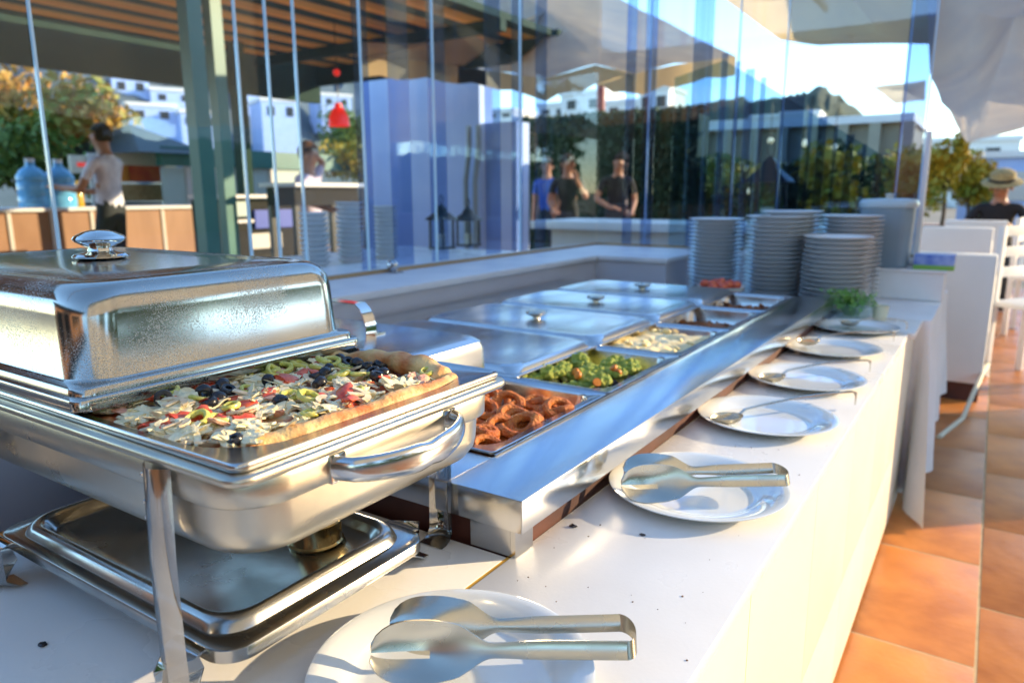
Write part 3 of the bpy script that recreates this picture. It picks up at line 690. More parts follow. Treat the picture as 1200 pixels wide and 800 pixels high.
stack_at(944, 1022, 278, .125, .66, 'white plate in the short front stack behind the bowl of parsley', 'plates in the short front stack')
stack_at(893, 964, 247, .125, .66, 'white plate in the rear stack behind the tallest front stack', 'plates in the rear left stack')
stack_at(962, 1034, 253, .125, .66, 'white plate in the rear stack farthest right', 'plates in the rear right stack')

# ------------------------------------------------------------------ parsley glass, little bottle, tomato bowl
def parsley():
    c = (-.385, 2.76, .66)
    t = tag(empty('glass_bowl', c), 'clear glass bowl on the far end of the counter, full of herbs', 'glass bowl')
    b = MB(); b.lathe([(0, .004), (.040, .004), (.060, .018), (.076, .055), (.078, .058), (.0795, .056), (.064, .016), (.042, .0), (0, 0)], 32); b.build('bowl_body', M['glassclear'], t)
    b = MB(); b.lathe([(0, .0045), (.0385, .0045), (.056, .018), (.062, .03), (0, .03)], 28); b.build('water', M['glassclear'], t)
    p = tag(empty('parsley_bunch', (c[0], c[1], c[2] + .012)), 'fresh green parsley heaped in the glass bowl', 'herbs')
    b = MB(); lf = MB()
    for k in range(60):
        a, rr = rnd.uniform(0, 6.28), rnd.uniform(.01, .078); e = Vector((rr * math.cos(a), rr * math.sin(a), rnd.uniform(.035, .085)))
        b.tube([(rr * .3 * math.cos(a), rr * .3 * math.sin(a), 0), e * .6, e], .0011, 4)
        for q in range(7):
            c_ = e + Vector((rnd.gauss(0, .009), rnd.gauss(0, .009), rnd.gauss(0, .008))); Rm = E3(rnd.uniform(-1, 1), rnd.uniform(-1, 1), rnd.uniform(0, 6)); s = rnd.uniform(.006, .011)
            pts = [Vector((0, 0, 0)), Vector((s, .4 * s, .1 * s)), Vector((.6 * s, s, 0)), Vector((0, .5 * s, .1 * s)), Vector((-.6 * s, s, 0)), Vector((-s, .4 * s, .1 * s))]
            vs = [lf.b.verts.new(c_ + Rm @ x) for x in pts]; lf.b.faces.new(vs)
    b.build('stems', M['parsley'], p); lf.build('leaves', M['parsley'], p, smooth=False)
    bt = tag(empty('small_cup', (-.300, 2.80, .66)), 'small cream cup standing right of the parsley bowl', 'cup')
    b = MB(); b.lathe([(0, 0), (.020, 0), (.024, .01), (.027, .045), (.0275, .05), (.026, .049), (.022, .01), (0, .006)], 24); b.build('cup_body', mat('cream_sauce', (.75, .68, .48), .15, coat=.5), bt)
    c = atz(903, 343, .745); c = Vector((-.86, 2.78, .66))
    t = tag(empty('white_bowl', c), 'white bowl of red tomatoes at the far end of the food warmer', 'bowl')
    b = MB(); b.lathe([(0, .006), (.04, .006), (.07, .04), (.088, .085), (.091, .085), (.074, .038), (.045, 0), (0, 0)], 32); b.build('bowl_body', M['china'], t)
    for k in range(16):
        a = k * 2.4; rr = .018 * math.sqrt(k); b = MB(); b.ico((0, 0, 0), .019, .019, .017, 2, .15, 2, seed=k); o = b.build('cherry_tomato', M['tomato'])
        o.location = (c.x + rr * math.cos(a), c.y + rr * math.sin(a), .752 + .006 * math.cos(k) - rr * .08); tag(o, 'small red tomato piled in the white bowl behind the food warmer', 'tomato', 'tomatoes in the white bowl')
parsley()

# ------------------------------------------------------------------ ledge, dark gap and glass screen
LX, LY, LZ = -1.52, 3.03, .815
def ledge():
    t = tag(empty('ledge_wall', (-1.7, 1.5, 0)), 'low painted masonry ledge running behind the food warmer under the glass screen', 'wall')
    T = Matrix.Translation((1.7, -1.5, 0))
    def bx(name, m, *a, bev=0): b = MB(); b.box(*a, bev); o = b.build(name, m, t); o.matrix_parent_inverse = T; return o
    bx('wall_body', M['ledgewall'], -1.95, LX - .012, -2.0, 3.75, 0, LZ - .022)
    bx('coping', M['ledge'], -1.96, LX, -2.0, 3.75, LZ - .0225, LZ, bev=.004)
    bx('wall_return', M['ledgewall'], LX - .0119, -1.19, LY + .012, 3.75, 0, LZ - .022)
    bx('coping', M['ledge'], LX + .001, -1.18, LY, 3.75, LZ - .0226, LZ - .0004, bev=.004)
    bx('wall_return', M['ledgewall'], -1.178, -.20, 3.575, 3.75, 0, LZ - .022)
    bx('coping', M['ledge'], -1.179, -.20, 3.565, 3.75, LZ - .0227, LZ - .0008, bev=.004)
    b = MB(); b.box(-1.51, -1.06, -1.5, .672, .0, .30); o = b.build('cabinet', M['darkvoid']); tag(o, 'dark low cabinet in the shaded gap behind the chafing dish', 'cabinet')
    b = MB(); b.box(-1.178, -.54, 2.90, 3.56, .0, .655, .002); o = b.build('plate_table', M['white_slab']); tag(o, 'plain white table carrying the stacks of plates', 'table')
ledge()
GX, GY = -1.85, 3.66
def glass():
    top = 3.1
    t0 = tag(empty('glass_track', (GX, 1.5, LZ)), 'brown wooden bottom rail holding the glass screen on the ledge', 'rail')
    T = Matrix.Translation((-GX, -1.5, -LZ))
    for a in ((GX - .012, GX + .012, -2.0, GY + .012, LZ, LZ + .012), (GX + .0121, -.27, GY - .012, GY + .012, LZ, LZ + .012)):
        b = MB(); b.box(*a, .001); o = b.build('rail', M['trim'], t0); o.matrix_parent_inverse = T
    for a in ((GX - .02, GX + .02, -2.0, GY + .02, top, top + .05), (GX + .0201, -.26, GY - .02, GY + .02, top, top + .05)):
        b = MB(); b.box(*a, .001); o = b.build('top_rail', M['beigemetal'], t0); o.matrix_parent_inverse = T
    scr = {'y': tag(empty('glass_screen', (0, 0, 0)), 'long folding glass screen along the ledge behind the food warmer', 'glass screen'), 'x': tag(empty('glass_screen', (0, 0, 0)), 'shorter glass screen across the end behind the plate stacks', 'glass screen')}
    hpx = 0
    def pane(name, axis, a, c, off, m, label, edge=True, th=.006, hpx=0):
        b = MB()
        if axis == 'y': ctr = (GX + off, (a + c) / 2, LZ + .013); b.box(-th / 2, th / 2, -(c - a) / 2, (c - a) / 2, 0, top - LZ - .014)
        else:
            tp = top
            if m is M['glassdark'] and 840 < hpx < 1050: tp = aty(hpx, 62 + (hpx - 845) * .62, GY).z  # added short strips follow the mirrored top line of the side screen
            ctr = ((a + c) / 2, GY - abs(off), LZ + .013); b.box(-(c - a) / 2, (c - a) / 2, -th / 2, th / 2, 0, tp - LZ - .014)
        t = b.build(name, m, scr[axis], smooth=False); t.location = ctr
        if m is M['glassdark']: t['label'] = 'narrow dark blue strip of overlapping glass and copied reflections'
        if edge:
            b = MB()
            if axis == 'y': b.box(-th * .8, th * .8, -(c - a) / 2 - .006, -(c - a) / 2 - .0005, 0, top - LZ - .014)
            else: b.box((c - a) / 2 + .0005, (c - a) / 2 + .006, -th * .8, th * .8, 0, top - LZ - .014)
            b.build('edge', M['glassedge'], t, smooth=False)
    yy = lambda px, py=150: atx(px, py, GX).y
    xx = lambda px, py=150: aty(px, py, GY).x
    cuts = [yy(-160), yy(50), yy(283), yy(318), yy(350), yy(425), yy(508), yy(609), GY - .004]
    names = ['far left', 'behind the lid knob', 'just right of the green post', 'narrow, second right of the green post', 'in front of the red lamp', 'in front of the blue-white wall', 'in front of the grey sail', 'beside the inner corner']
    for i in range(8): pane('glass_panel', 'y', cuts[i] + .006, cuts[i + 1] - .004, 0, M['glasspane'], 'clear glass panel of the long side screen, ' + names[i])
    cx = [GX + .005, xx(760), xx(862), xx(917), xx(1058), xx(1086)]
    nn = ['nearest the corner', 'left of the plate stacks', 'behind the leftmost plate stack', 'behind the plate stacks, wide', 'at the far right end']
    for i in range(5): pane('glass_panel', 'x', cx[i] + .004, cx[i + 1] - .006, 0, M['glasspane'], 'clear glass panel of the end screen, ' + nn[i])
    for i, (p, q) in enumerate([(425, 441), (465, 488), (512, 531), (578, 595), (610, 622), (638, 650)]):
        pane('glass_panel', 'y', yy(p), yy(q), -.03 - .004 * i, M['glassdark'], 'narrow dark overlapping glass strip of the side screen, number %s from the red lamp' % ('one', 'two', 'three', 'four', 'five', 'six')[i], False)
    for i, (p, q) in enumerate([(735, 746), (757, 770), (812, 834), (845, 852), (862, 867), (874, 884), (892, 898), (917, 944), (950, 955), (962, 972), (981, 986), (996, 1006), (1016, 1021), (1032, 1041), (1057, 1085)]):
        pane('glass_panel', 'x', xx(p), xx(q), -.03 - .004 * i, M['glassdark'], 'narrow dark strip of overlapping glass and copied reflections, end screen, right of the corner', False, hpx=(p + q) / 2)
    # added tinted pane shaped like the side screen mirrored in the end glass
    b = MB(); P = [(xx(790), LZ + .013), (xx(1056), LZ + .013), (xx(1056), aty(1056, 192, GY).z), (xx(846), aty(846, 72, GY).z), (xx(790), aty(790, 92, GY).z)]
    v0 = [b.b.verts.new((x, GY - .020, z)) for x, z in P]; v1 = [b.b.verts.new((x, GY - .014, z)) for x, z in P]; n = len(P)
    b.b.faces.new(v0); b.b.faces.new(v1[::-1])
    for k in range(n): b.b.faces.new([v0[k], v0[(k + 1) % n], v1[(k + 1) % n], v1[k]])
    o = b.build('glass_panel', glassmat('teal_reflection_glass', (.68, .80, .84), .07), scr['x'], smooth=False); o['label'] = 'teal pane with a sloping top edge, added as a mirrored side screen'
    # end post
    b = MB(); b.box(xx(1087), xx(1087) + .02, GY - .03, GY + .03, LZ, 1.35, .002); o = b.build('screen_post', M['white']); tag(o, 'slim white post ending the glass screen beside the planters', 'post')
    # clamp on the rail
    p = atx(481, 318, GX + .12); t = tag(empty('glass_clamp', (GX + .02, p.y, LZ + .0)), 'small round metal clamp at the foot of the glass screen', 'clamp')
    b = MB(); b.box(-.01, .05, -.02, .02, 0, .006, .001); b.build('base', M['steel'], t)
    b = MB(); b.lathe([(0, 0), (.022, 0), (.024, .006), (.020, .014), (.012, .018), (0, .018)], 24, M=Matrix.Translation((.02, 0, .026)) @ Matrix.Rotation(math.pi / 2, 4, 'X')); b.build('knob', M['steel'], t)
glass()

# ------------------------------------------------------------------ cloth table, block, container, box
def cloth_table():
    x0, x1, y0, y1 = -.535, -.150, 2.89, 3.56
    t = tag(empty('side_table', (-.33, 3.2, 0)), 'square table hidden under a white cloth at the end of the counter', 'table'); T = Matrix.Translation((.33, -3.2, 0))
    b = MB(); b.box(x0 + .01, x1 - .01, y0 + .01, y1, .62, .652); o = b.build('tabletop', M['white'], t); o.matrix_parent_inverse = T
    for x in (x0 + .03, x1 - .05):
        for y in (y0 + .04, y1 - .04): b = MB(); b.box(x - .02, x + .02, y - .02, y + .02, 0, .6195); o = b.build('leg', M['white'], t); o.matrix_parent_inverse = T
    b = MB(); per = []
    for k in range(30): per.append((x0 + (x1 - x0) * k / 30, y0, 0, -1, 0))
    for k in range(9): a = -math.pi / 2 + math.pi / 2 * k / 8; per.append((x1 - .01 + .01 * math.cos(a), y0 + .01 + .01 * math.sin(a), math.cos(a), math.sin(a), 1 - abs(k - 4) / 4))
    for k in range(1, 50): per.append((x1, y0 + .01 + (y1 - y0 + .3) * k / 50, 1, 0, 0))
    nv = 30; g = []
    for i, (x, y, nx, ny, cr) in enumerate(per):
        s = i * .02; row = [b.b.verts.new((min(x, x1 - .10), max(y, y0 + .10), .6565))]
        side = i > 38; dc = abs(i - 34) / 30
        L = (.655 - .20 * min(1, dc)) if side else (.655 - .2 * min(1, dc))
        L = min(.648, L + .02 * math.sin(s * 15))
        for j in range(nv + 1):
            v = j / nv; a = v ** .8
            wv = a * (.022 * math.sin(i * .42 + .6) + .012 * math.sin(i * .95 + 2 * v)); fl = a * .07 + (a * a) * .16 * max(0, 1 - dc * 3)
            px_ = x + nx * (wv + .3 * fl + .004); py_ = y + ny * (wv * .4 + .004) - max(0, 1 - dc * 3.2) * a * a * .30
            if px_ < -.168 and py_ < 2.886: py_ = 2.886
            row.append(b.b.verts.new((px_, py_, .6565 - v * L - .002 * j / nv)))
        g.append(row)
    for i in range(len(per) - 1):
        for j in range(nv + 1): b.b.faces.new([g[i][j], g[i + 1][j], g[i + 1][j + 1], g[i][j + 1]])
    b.b.faces.new([b.b.verts.new(p) for p in ((x0, y0 + .1004, .6562), (x1 - .1004, y0 + .1004, .6562), (x1 - .1004, y1 + .3, .6562), (x0, y1 + .3, .6562))])
    o = b.build('tablecloth', M['white_cloth'], ang=80); tag(o, 'white cloth hanging in folds to the floor over the table at the counter end', 'tablecloth')
    xa, xb = -.53, aty(1106, 330, 3.40).x; zt = aty(1075, 316, 3.40).z
    b = MB(); b.box(xa, xb, 3.40, 3.56, .659, zt - .012, .002); b.box(xa - .004, xb + .010, 3.392, 3.562, zt - .0118, zt, .003)
    o = b.build('riser_block', M['white_cloth']); tag(o, 'white cloth-covered riser block on the table behind the plate stacks', 'riser')
    # container
    c = aty(1036, 300, 3.48); t = tag(empty('lidded_urn', (c.x, 3.475, zt)), 'grey-teal lidded plastic bin standing right of the plate stacks', 'bin')
    H = aty(1036, 243, 3.48).z - zt
    b = MB(); b.loft([(.17, .14, .04, 0), (.19, .155, .045, .01), (.205, .165, .05, H)], seg=6, cap0=True, cap1=True); b.build('bin_body', M['tealbin'], t)
    b = MB(); b.loft([(.215, .172, .05, H + .0005), (.22, .176, .05, H + .006), (.22, .176, .05, H + .022), (.20, .16, .05, H + .034), (.1, .08, .03, H + .037)], seg=6, cap0=True, cap1=True); b.build('lid', mat('pale_teal_plastic', (.42, .52, .58), .3), t)
    b = MB(); b.lathe([(.016, 0), (.014, .01), (.02, .018), (0, .022)], 16, (0, 0, H + .0372)); b.build('knob', M['beigemetal'], t)
    # box with printed sides
    c0 = aty(1070, 312, 3.40); c1 = aty(1118, 312, 3.40); t = tag(empty('carton', ((c0.x + c1.x) / 2, 3.46, zt)), 'flat blue carton with a green lower band at the riser block corner', 'box')
    Wd = c1.x - c0.x; hh = .062
    bm_ = mat('blue_print', (.07, .16, .55), .4, 0, (.30, .42, .75), 18); gm_ = mat('green_print', (.20, .42, .08), .4)
    b = MB(); b.box(-Wd / 2, Wd / 2, -.05, .05, .020, hh, .001); b.build('upper_print', bm_, t)
    b = MB(); b.box(-Wd / 2 - .001, Wd / 2 + .001, -.051, .051, .0005, .0197, .001); b.build('lower_band', gm_, t)
cloth_table()

# ------------------------------------------------------------------ people
def person(label, loc, rz, J, cols, hair='short', hat=None, scale=1.0):
    """J: joint dict (x right of the figure, -y forward, z up), metres. One continuous skinned body."""
    V = ['pelvis', 'waist', 'chest', 'neck0', 'neck1', 'head0', 'head1', 'nose', 'shL', 'elL', 'wrL', 'paL', 'shR', 'elR', 'wrR', 'paR', 'hipL', 'knL', 'anL', 'toL', 'hipR', 'knR', 'anR', 'toR']
    rad = dict(pelvis=.135, waist=.12, chest=.135, neck0=.075, neck1=.052, head0=.078, head1=.088, nose=.013, shL=.058, elL=.040, wrL=.026, paL=.030, hipL=.088, knL=.058, anL=.038, toL=.034)
    for a in ('sh', 'el', 'wr', 'pa', 'hip', 'kn', 'an', 'to'): rad[a + 'R'] = rad[a + 'L']
    Ed = [('pelvis', 'waist'), ('waist', 'chest'), ('chest', 'neck0'), ('neck0', 'neck1'), ('neck1', 'head0'), ('head0', 'head1'), ('head0', 'nose')]
    for s in 'LR': Ed += [('chest', 'sh' + s), ('sh' + s, 'el' + s), ('el' + s, 'wr' + s), ('wr' + s, 'pa' + s), ('pelvis', 'hip' + s), ('hip' + s, 'kn' + s), ('kn' + s, 'an' + s), ('an' + s, 'to' + s)]
    P = {k: Vector(J[k]) for k in V if k in J}
    f = Vector(J.get('face', (0, -1, 0))).normalized()
    P.setdefault('nose', P['head0'] + f * .098 + Vector((0, 0, .012)))
    names = list(P); vs = [P[k] for k in names]; rr = [rad[k] for k in names]; ed = [(names.index(a), names.index(b)) for a, b in Ed]
    # five fingers rooted in each palm
    for s in 'LR':
        d = (P['pa' + s] - P['wr' + s]).normalized(); sd = d.cross(Vector((0, 0, 1)));  sd = sd.normalized() if sd.length > .1 else Vector((1, 0, 0)); dn = d.cross(sd).normalized() * (-1 if d.cross(sd).z > 0 else 1)
        for q, (o_, L) in enumerate(((-.030, .060), (-.011, .075), (.009, .072), (.027, .058), (-.045, .045))):
            base = P['pa' + s] + sd * o_ + d * (.02 if q < 4 else -.02); m1 = base + d * L * .5 + (sd * -.015 if q == 4 else Vector()) ; e = m1 + (d * .7 + dn * .5).normalized() * L * .5
            i = len(vs); vs += [base, m1, e]; rr += [.010, .0095, .008]; names += ['f%s%d' % (s, q)] * 3; ed += [(names.index('pa' + s), i), (i, i + 1), (i + 1, i + 2)]
    me = bpy.data.meshes.new('tmp'); me.from_pydata(vs, ed, []); ob = bpy.data.objects.new('tmp', me); C.objects.link(ob)
    sk = ob.modifiers.new('s', 'SKIN'); sk.use_smooth_shade = True
    sd_ = me.skin_vertices[0].data
    for i, r in enumerate(rr): k = {'pelvis': (1.05, .8), 'waist': (1.15, .8), 'chest': (1.2, .8)}.get(names[i], (1, 1)); sd_[i].radius = (r * k[0], r * k[1])
    sd_[0].use_root = True
    ss = ob.modifiers.new('u', 'SUBSURF'); ss.levels = 2; ss.render_levels = 2
    dg = bpy.context.evaluated_depsgraph_get(); ev = ob.evaluated_get(dg); bm_ = bpy.data.meshes.new_from_object(ev); bm_.name = 'person_body'
    bpy.data.objects.remove(ob)
    t = tag(empty('person', loc, rz), label, 'person'); t.scale = (scale,) * 3
    bm_.materials.clear()
    for c in (M['skin'], cols[0], cols[1], M['black']): bm_.materials.append(c)
    seg = {}
    def near(c):
        best = (9, 0)
        for (a, b) in Ed:
            A, B = P[a], P[b]; u = max(0, min(1, (c - A).dot(B - A) / max(1e-6, (B - A).length_squared))); dd = (c - A.lerp(B, u)).length
            if dd < best[0]: best = (dd, (a, b, u))
        return best[1]
    for p in bm_.polygons:
        a, b, u = near(p.center); p.use_smooth = True
        if a in ('pelvis',) and b.startswith('hip') or b[:2] in ('kn', 'an') or (a == 'pelvis' and b == 'waist' and u < .35): mi = 2
        elif b[:2] == 'to': mi = 3
        elif (a, b) in (('pelvis', 'waist'), ('waist', 'chest'), ('chest', 'neck0')) or b[:2] == 'sh' or (b[:2] == 'el' and u < .62): mi = 1
        else: mi = 0
        p.material_index = mi
    link('body', bm_, t)
    h = (P['head0'] + P['head1']) / 2; up = (P['head1'] - P['head0']).normalized(); sx = f.cross(up).normalized()
    Rm = Matrix((sx, -f, up)).transposed()
    b = MB(); bmesh.ops.create_icosphere(b.b, subdivisions=4, radius=1)
    for v in list(b.b.verts):
        d = v.co.copy(); keep = (d.z > .30 + .1 * mnoise.noise(d * 5)) or (d.y > -.05 and d.z > (-.55 if hair == 'short' else -1.2))
        if not keep: b.b.verts.remove(v); continue
        k = 1 + .06 * mnoise.noise(d * 4)
        v.co = h + Rm @ Vector((d.x * .090 * k, d.y * .100 * k + .006, d.z * .112 * k + .004)); 
    bmesh.ops.solidify(b.b, geom=list(b.b.faces), thickness=.006)
    b.build('hair', cols[2], t)
    if hair == 'long':
        b = MB(); b.ico(h - f * .085 - up * .10, .075, .05, .13, 3, .3, 3); b.build('hair_tail', cols[2], t)
    for s in (-1, 1):
        b = MB(); b.ico(h + sx * s * .030 + f * .083 - up * .02, .010, .007, .007, 2); b.build('eye', M['black'], t)
        b = MB(); b.ico(h + sx * s * .088 - up * .03, .010, .018, .028, 2); b.build('ear', M['skin'], t)
    b = MB(); b.ico(h + f * .086 - up * .075, .022, .006, .005, 2, rot=Rm); b.build('mouth', mat('lips', (.35, .10, .08), .5), t)
    if hat:
        g = tag(empty('cap', (0, 0, 0)), None); bpy.data.objects.remove(g)
        b = MB(); Mx = Matrix.Translation(h + up * .045) @ Rm.to_4x4(); b.lathe([(0, .10), (.07, .095), (.105, .07), (.112, .02), (.112, 0), (.165, -.012), (.175, -.02), (.163, -.018), (.108, -.006), (.105, 0)], 32, M=Mx)
        b.build('hat', hat, t)
        b = MB(); b.lathe([(.1125, .002), (.1145, .012), (.1125, .03)], 32, M=Mx); b.build('hat_band', M['black'], t)
    return t
STAND = dict(pelvis=(0, 0, .95), waist=(0, 0, 1.10), chest=(0, .01, 1.30), neck0=(0, .01, 1.44), neck1=(0, -.005, 1.51), head0=(0, -.02, 1.59), head1=(0, -.015, 1.665),
             shL=(-.17, .01, 1.40), elL=(-.20, .03, 1.12), wrL=(-.19, -.06, .90), paL=(-.19, -.08, .83), shR=(.17, .01, 1.40), elR=(.20, .03, 1.12), wrR=(.19, -.06, .90), paR=(.19, -.08, .83),
             hipL=(-.09, 0, .88), knL=(-.10, -.02, .49), anL=(-.10, .02, .09), toL=(-.11, -.12, .04), hipR=(.09, 0, .88), knR=(.10, -.02, .49), anR=(.10, .02, .09), toR=(.11, -.12, .04))
def pose(**k): d = dict(STAND); d.update(k); return d
def sit(zs=.5, **k):
    d = {a: (v[0], v[1], v[2] - .95 + zs + .06) for a, v in STAND.items()}
    d.update(knL=(-.12, -.42, zs + .04), anL=(-.12, -.42, .09), toL=(-.12, -.55, .04), knR=(.12, -.42, zs + .04), anR=(.12, -.42, .09), toR=(.12, -.55, .04)); d.update(k); return d
# waiter, walking in profile to the left, arms held out in front
p = atx(129, 240, -7.0)
person('man in white T-shirt and dark trousers standing at the outdoor bar, arms forward', (-7.0, p.y, 0), R(-62),
       pose(elR=(.20, -.14, 1.14), wrR=(.12, -.38, 1.16), paR=(.10, -.46, 1.17), elL=(-.20, -.12, 1.12), wrL=(-.12, -.36, 1.13), paL=(-.10, -.44, 1.14), knR=(.10, -.10, .50), anR=(.10, -.04, .10), toR=(.10, -.18, .05), anL=(-.10, .12, .10), toL=(-.10, -.01, .05)),
       (M['tee_white'], M['trouser'], M['hair']))
# seated woman seen from behind, arm raised over her head
p = atx(362, 215, -4.7)
person('woman in a lilac top seen from behind with an arm raised behind her head', (-4.7, p.y, 0), R(115),
       pose(elR=(.40, .02, 1.56), wrR=(.20, .07, 1.66), paR=(.12, .08, 1.65), elL=(-.24, -.05, 1.2), wrL=(-.2, -.28, 1.12), paL=(-.18, -.36, 1.12)), (M['tee_lilac'], M['trouser'], M['hair_b']), scale=.87)
for (px, lab, top, hr, rz, pz) in ((665, 'dark-haired woman in black, copying a reflection left of the inner glass corner', M['tee_black'], 'long', R(35), 0), (724, 'dark-haired woman in black, copying a reflection right of the inner glass corner', M['tee_black'], 'long', R(30), 0),
                                (641, 'person in a bright blue top copying a reflection left of the two dark-haired women', M['tee_blue'], 'short', R(10), 0)):
    p = aty(px, 220, 8.6 if px != 641 else 9.2)  # figures placed behind the glass to copy people mirrored in it
    person(lab, (p.x, p.y, -.14), rz, {665: pose(elR=(.24, -.10, 1.16), wrR=(.10, -.26, 1.38), paR=(.07, -.28, 1.46), elL=(-.24, .0, 1.12), wrL=(-.20, -.22, 1.00), paL=(-.19, -.30, .99), face=(.3, -1, -.2)), 724: pose(elR=(.22, .04, 1.12), wrR=(.16, -.18, .98), paR=(.13, -.26, .97), elL=(-.28, -.06, 1.16), wrL=(-.12, -.28, 1.06), paL=(-.06, -.34, 1.05), face=(-.5, -1, -.35), head0=(.02, -.05, 1.585), head1=(.03, -.06, 1.66)), 641: pose(face=(.6, -1, 0))}[px], (top, M['trouser'], M['hair']), hr)
p = aty(1171, 240, 8.6)
person('man in a black T-shirt and straw hat sitting at the terrace table and looking down', (p.x, 8.6, -.02), R(0),
       sit(.46, face=(0, -1, -.35), head0=(0, -.06, 1.09 + .05), head1=(0, -.07, 1.165 + .05), elR=(.28, -.12, .74), wrR=(.12, -.34, .78), paR=(.06, -.38, .82), elL=(-.28, -.12, .74), wrL=(-.10, -.34, .78), paL=(-.05, -.38, .80)),
       (M['tee_black'], M['trouser'], M['hair']), hat=mat('straw_hat', (.42, .33, .16), .9, 0, (.30, .24, .12), 40, .4, 90))

# ------------------------------------------------------------------ furniture on the terrace at the right
def sofa(name, label, x0, x1, y0, y1, zt, zp, m='white'):
    t = tag(empty(name, ((x0 + x1) / 2, (y0 + y1) / 2, 0)), label, 'sofa', 'white box sofas on the terrace'); cx, cy = (x0 + x1) / 2, (y0 + y1) / 2
    b = MB(); b.box(x0 - cx, x1 - cx, y0 - cy, y0 - cy + .16, zp, zt, .012); b.build('backrest', M[m], t)
    b = MB(); b.box(x0 - cx, x1 - cx, y0 - cy + .161, y1 - cy, zp, zp + .25, .012); b.build('seat', M[m], t)
    b = MB(); b.box(x1 - cx - .07, x1 - cx + .004, y0 - cy + .163, y1 - cy - .01, zp + .2505, zt - .12, .01); b.build('armrest', M[m], t)
    b = MB(); b.box(x0 - cx + .01, x1 - cx - .01, y0 - cy + .01, y1 - cy - .01, 0, zp - .001); b.build('plinth', M['redwood'], t)
y = 4.45; a = aty(1095, 297, y); c = aty(1170, 300, y); q = aty(1130, 449, y)
sofa('box_sofa', 'white box sofa on a dark wood plinth, nearest beyond the tablecloth', a.x - .1, c.x, y, y + .75, a.z, max(.06, q.z))
a = aty(1080, 266, 5.9); c = aty(1165, 268, 5.9); sofa('box_sofa', 'cream box sofa in the middle of the row along the planters', a.x, c.x, 5.9, 6.7, a.z, .12)
a = aty(1108, 258, 7.4); c = aty(1182, 258, 7.4); sofa('box_sofa', 'white box sofa back directly in front of the man in the hat', a.x, c.x, 7.4, 7.95, a.z, .12)
def chair(label, x, y, rz):
    t = tag(empty('white_chair', (x, y, 0), rz), label, 'chair', 'white wooden chairs at the right edge')
    b = MB(); b.box(-.2, .2, -.2, .2, .43, .46, .006); b.build('seat', M['white'], t)
    for sx in (-1, 1):
        for sy in (-1, 1): b = MB(); b.box(sx * .18 - .018, sx * .18 + .018, sy * .18 - .018, sy * .18 + .018, 0, .429 if sy < 0 else .9, .003); b.build('leg', M['white'], t)
    for zz in (.60, .72, .84): b = MB(); b.box(-.16, .16, .17, .19, zz, zz + .06, .003); b.build('back_slat', M['white'], t)
p = aty(1192, 372, 5.2); chair('white wooden chair cut by the right edge beside the nearest box sofa', p.x + .12, 5.2, R(60))
p = aty(1196, 330, 6.9); chair('farther white wooden chair behind the one at the right edge', p.x + .14, 6.9, R(80))
b = MB(); s0 = atz(1128, 490, .006); b.tube([atz(1100, 512, .006), s0, aty(1140, 462, s0.y + .12), aty(1150, 440, s0.y + .35), aty(1158, 425, s0.y + .6)], .011, 8); tag(b.build('cord', M['cord']), 'cream cord hanging from the box sofa down to the tiles', 'cord')

# ------------------------------------------------------------------ trees and plants
def leaves(b, c, rx, ry, rz, n, s, clumps=14, seed=0):
    r = random.Random(seed); cl = []
    for k in range(clumps):
        d = Vector((r.gauss(0, 1), r.gauss(0, 1), r.gauss(0, 1))).normalized() * r.uniform(.25, .85); cl.append((Vector((d.x * rx, d.y * ry, d.z * rz)) + c, r.uniform(.28, .5)))
    for k in range(n):
        cc, cr = r.choice(cl); d = Vector((r.gauss(0, 1), r.gauss(0, 1), r.gauss(0, 1))).normalized() * r.random() ** .4 * cr
        p = cc + Vector((d.x * rx, d.y * ry, d.z * rz)); Rm = E3(r.uniform(-1.2, 1.2), r.uniform(-1.2, 1.2), r.uniform(0, 6.28)); q = s * r.uniform(.6, 1.3)
        vs = [b.b.verts.new(p + Rm @ Vector(v)) for v in ((-q, 0, 0), (0, -q * .5, .1 * q), (q, 0, 0), (0, q * .5, .1 * q))]; b.b.faces.new(vs)
    return cl
def tree(label, base, ctr, rx, rz, m, n=2600, s=.05, grp=None, name='tree', seed=0):
    t = tag(empty(name, base), label, 'tree', grp); c = Vector(ctr) - Vector(base)
    lf = MB(); cl = leaves(lf, c, rx, rx, rz, n, s, 18, seed); lf.build('crown', m, t, smooth=False)
    b = MB(); top = c - Vector((0, 0, rz * .3)); r0 = max(.03, rx * .07)
    b.tube([(0, 0, 0), top * .5 + Vector((.05 * rx, .03, 0)), top], [r0, r0 * .75, r0 * .5], 8)
    for k in range(7): e = cl[k][0]; b.tube([top * .8, top.lerp(e, .5) + Vector((0, 0, .05 * rz)), e], [r0 * .4, r0 * .28, r0 * .12], 6)
    b.build('trunk', M['bark'], t)
p = atx(55, 140, -12); tree('green tree turning orange behind the water jugs, left edge', (-12, p.y, 0), (-12, p.y, p.z), 1.75, .95, M['leaf_or'], 5200, .085, seed=3)
p = atx(20, 180, -11); tree('low green shrub tree at the far left behind the jugs', (-11, p.y, 0), (-11, p.y, p.z - .1), 1.1, .6, M['leaf'], 2200, .07, seed=4)
p = atx(425, 190, -9); tree('bright green bush behind the seated woman', (-9, p.y, 0), (-9, p.y, p.z), .75, .5, M['leaf_y'], 1800, .06, name='bush', seed=5)
p = atx(418, 160, -16); tree('pale olive tree behind the red hanging lamp', (-16, p.y, 0), (-16, p.y, p.z), 1.3, 1.0, M['leaf'], 2400, .08, seed=6)
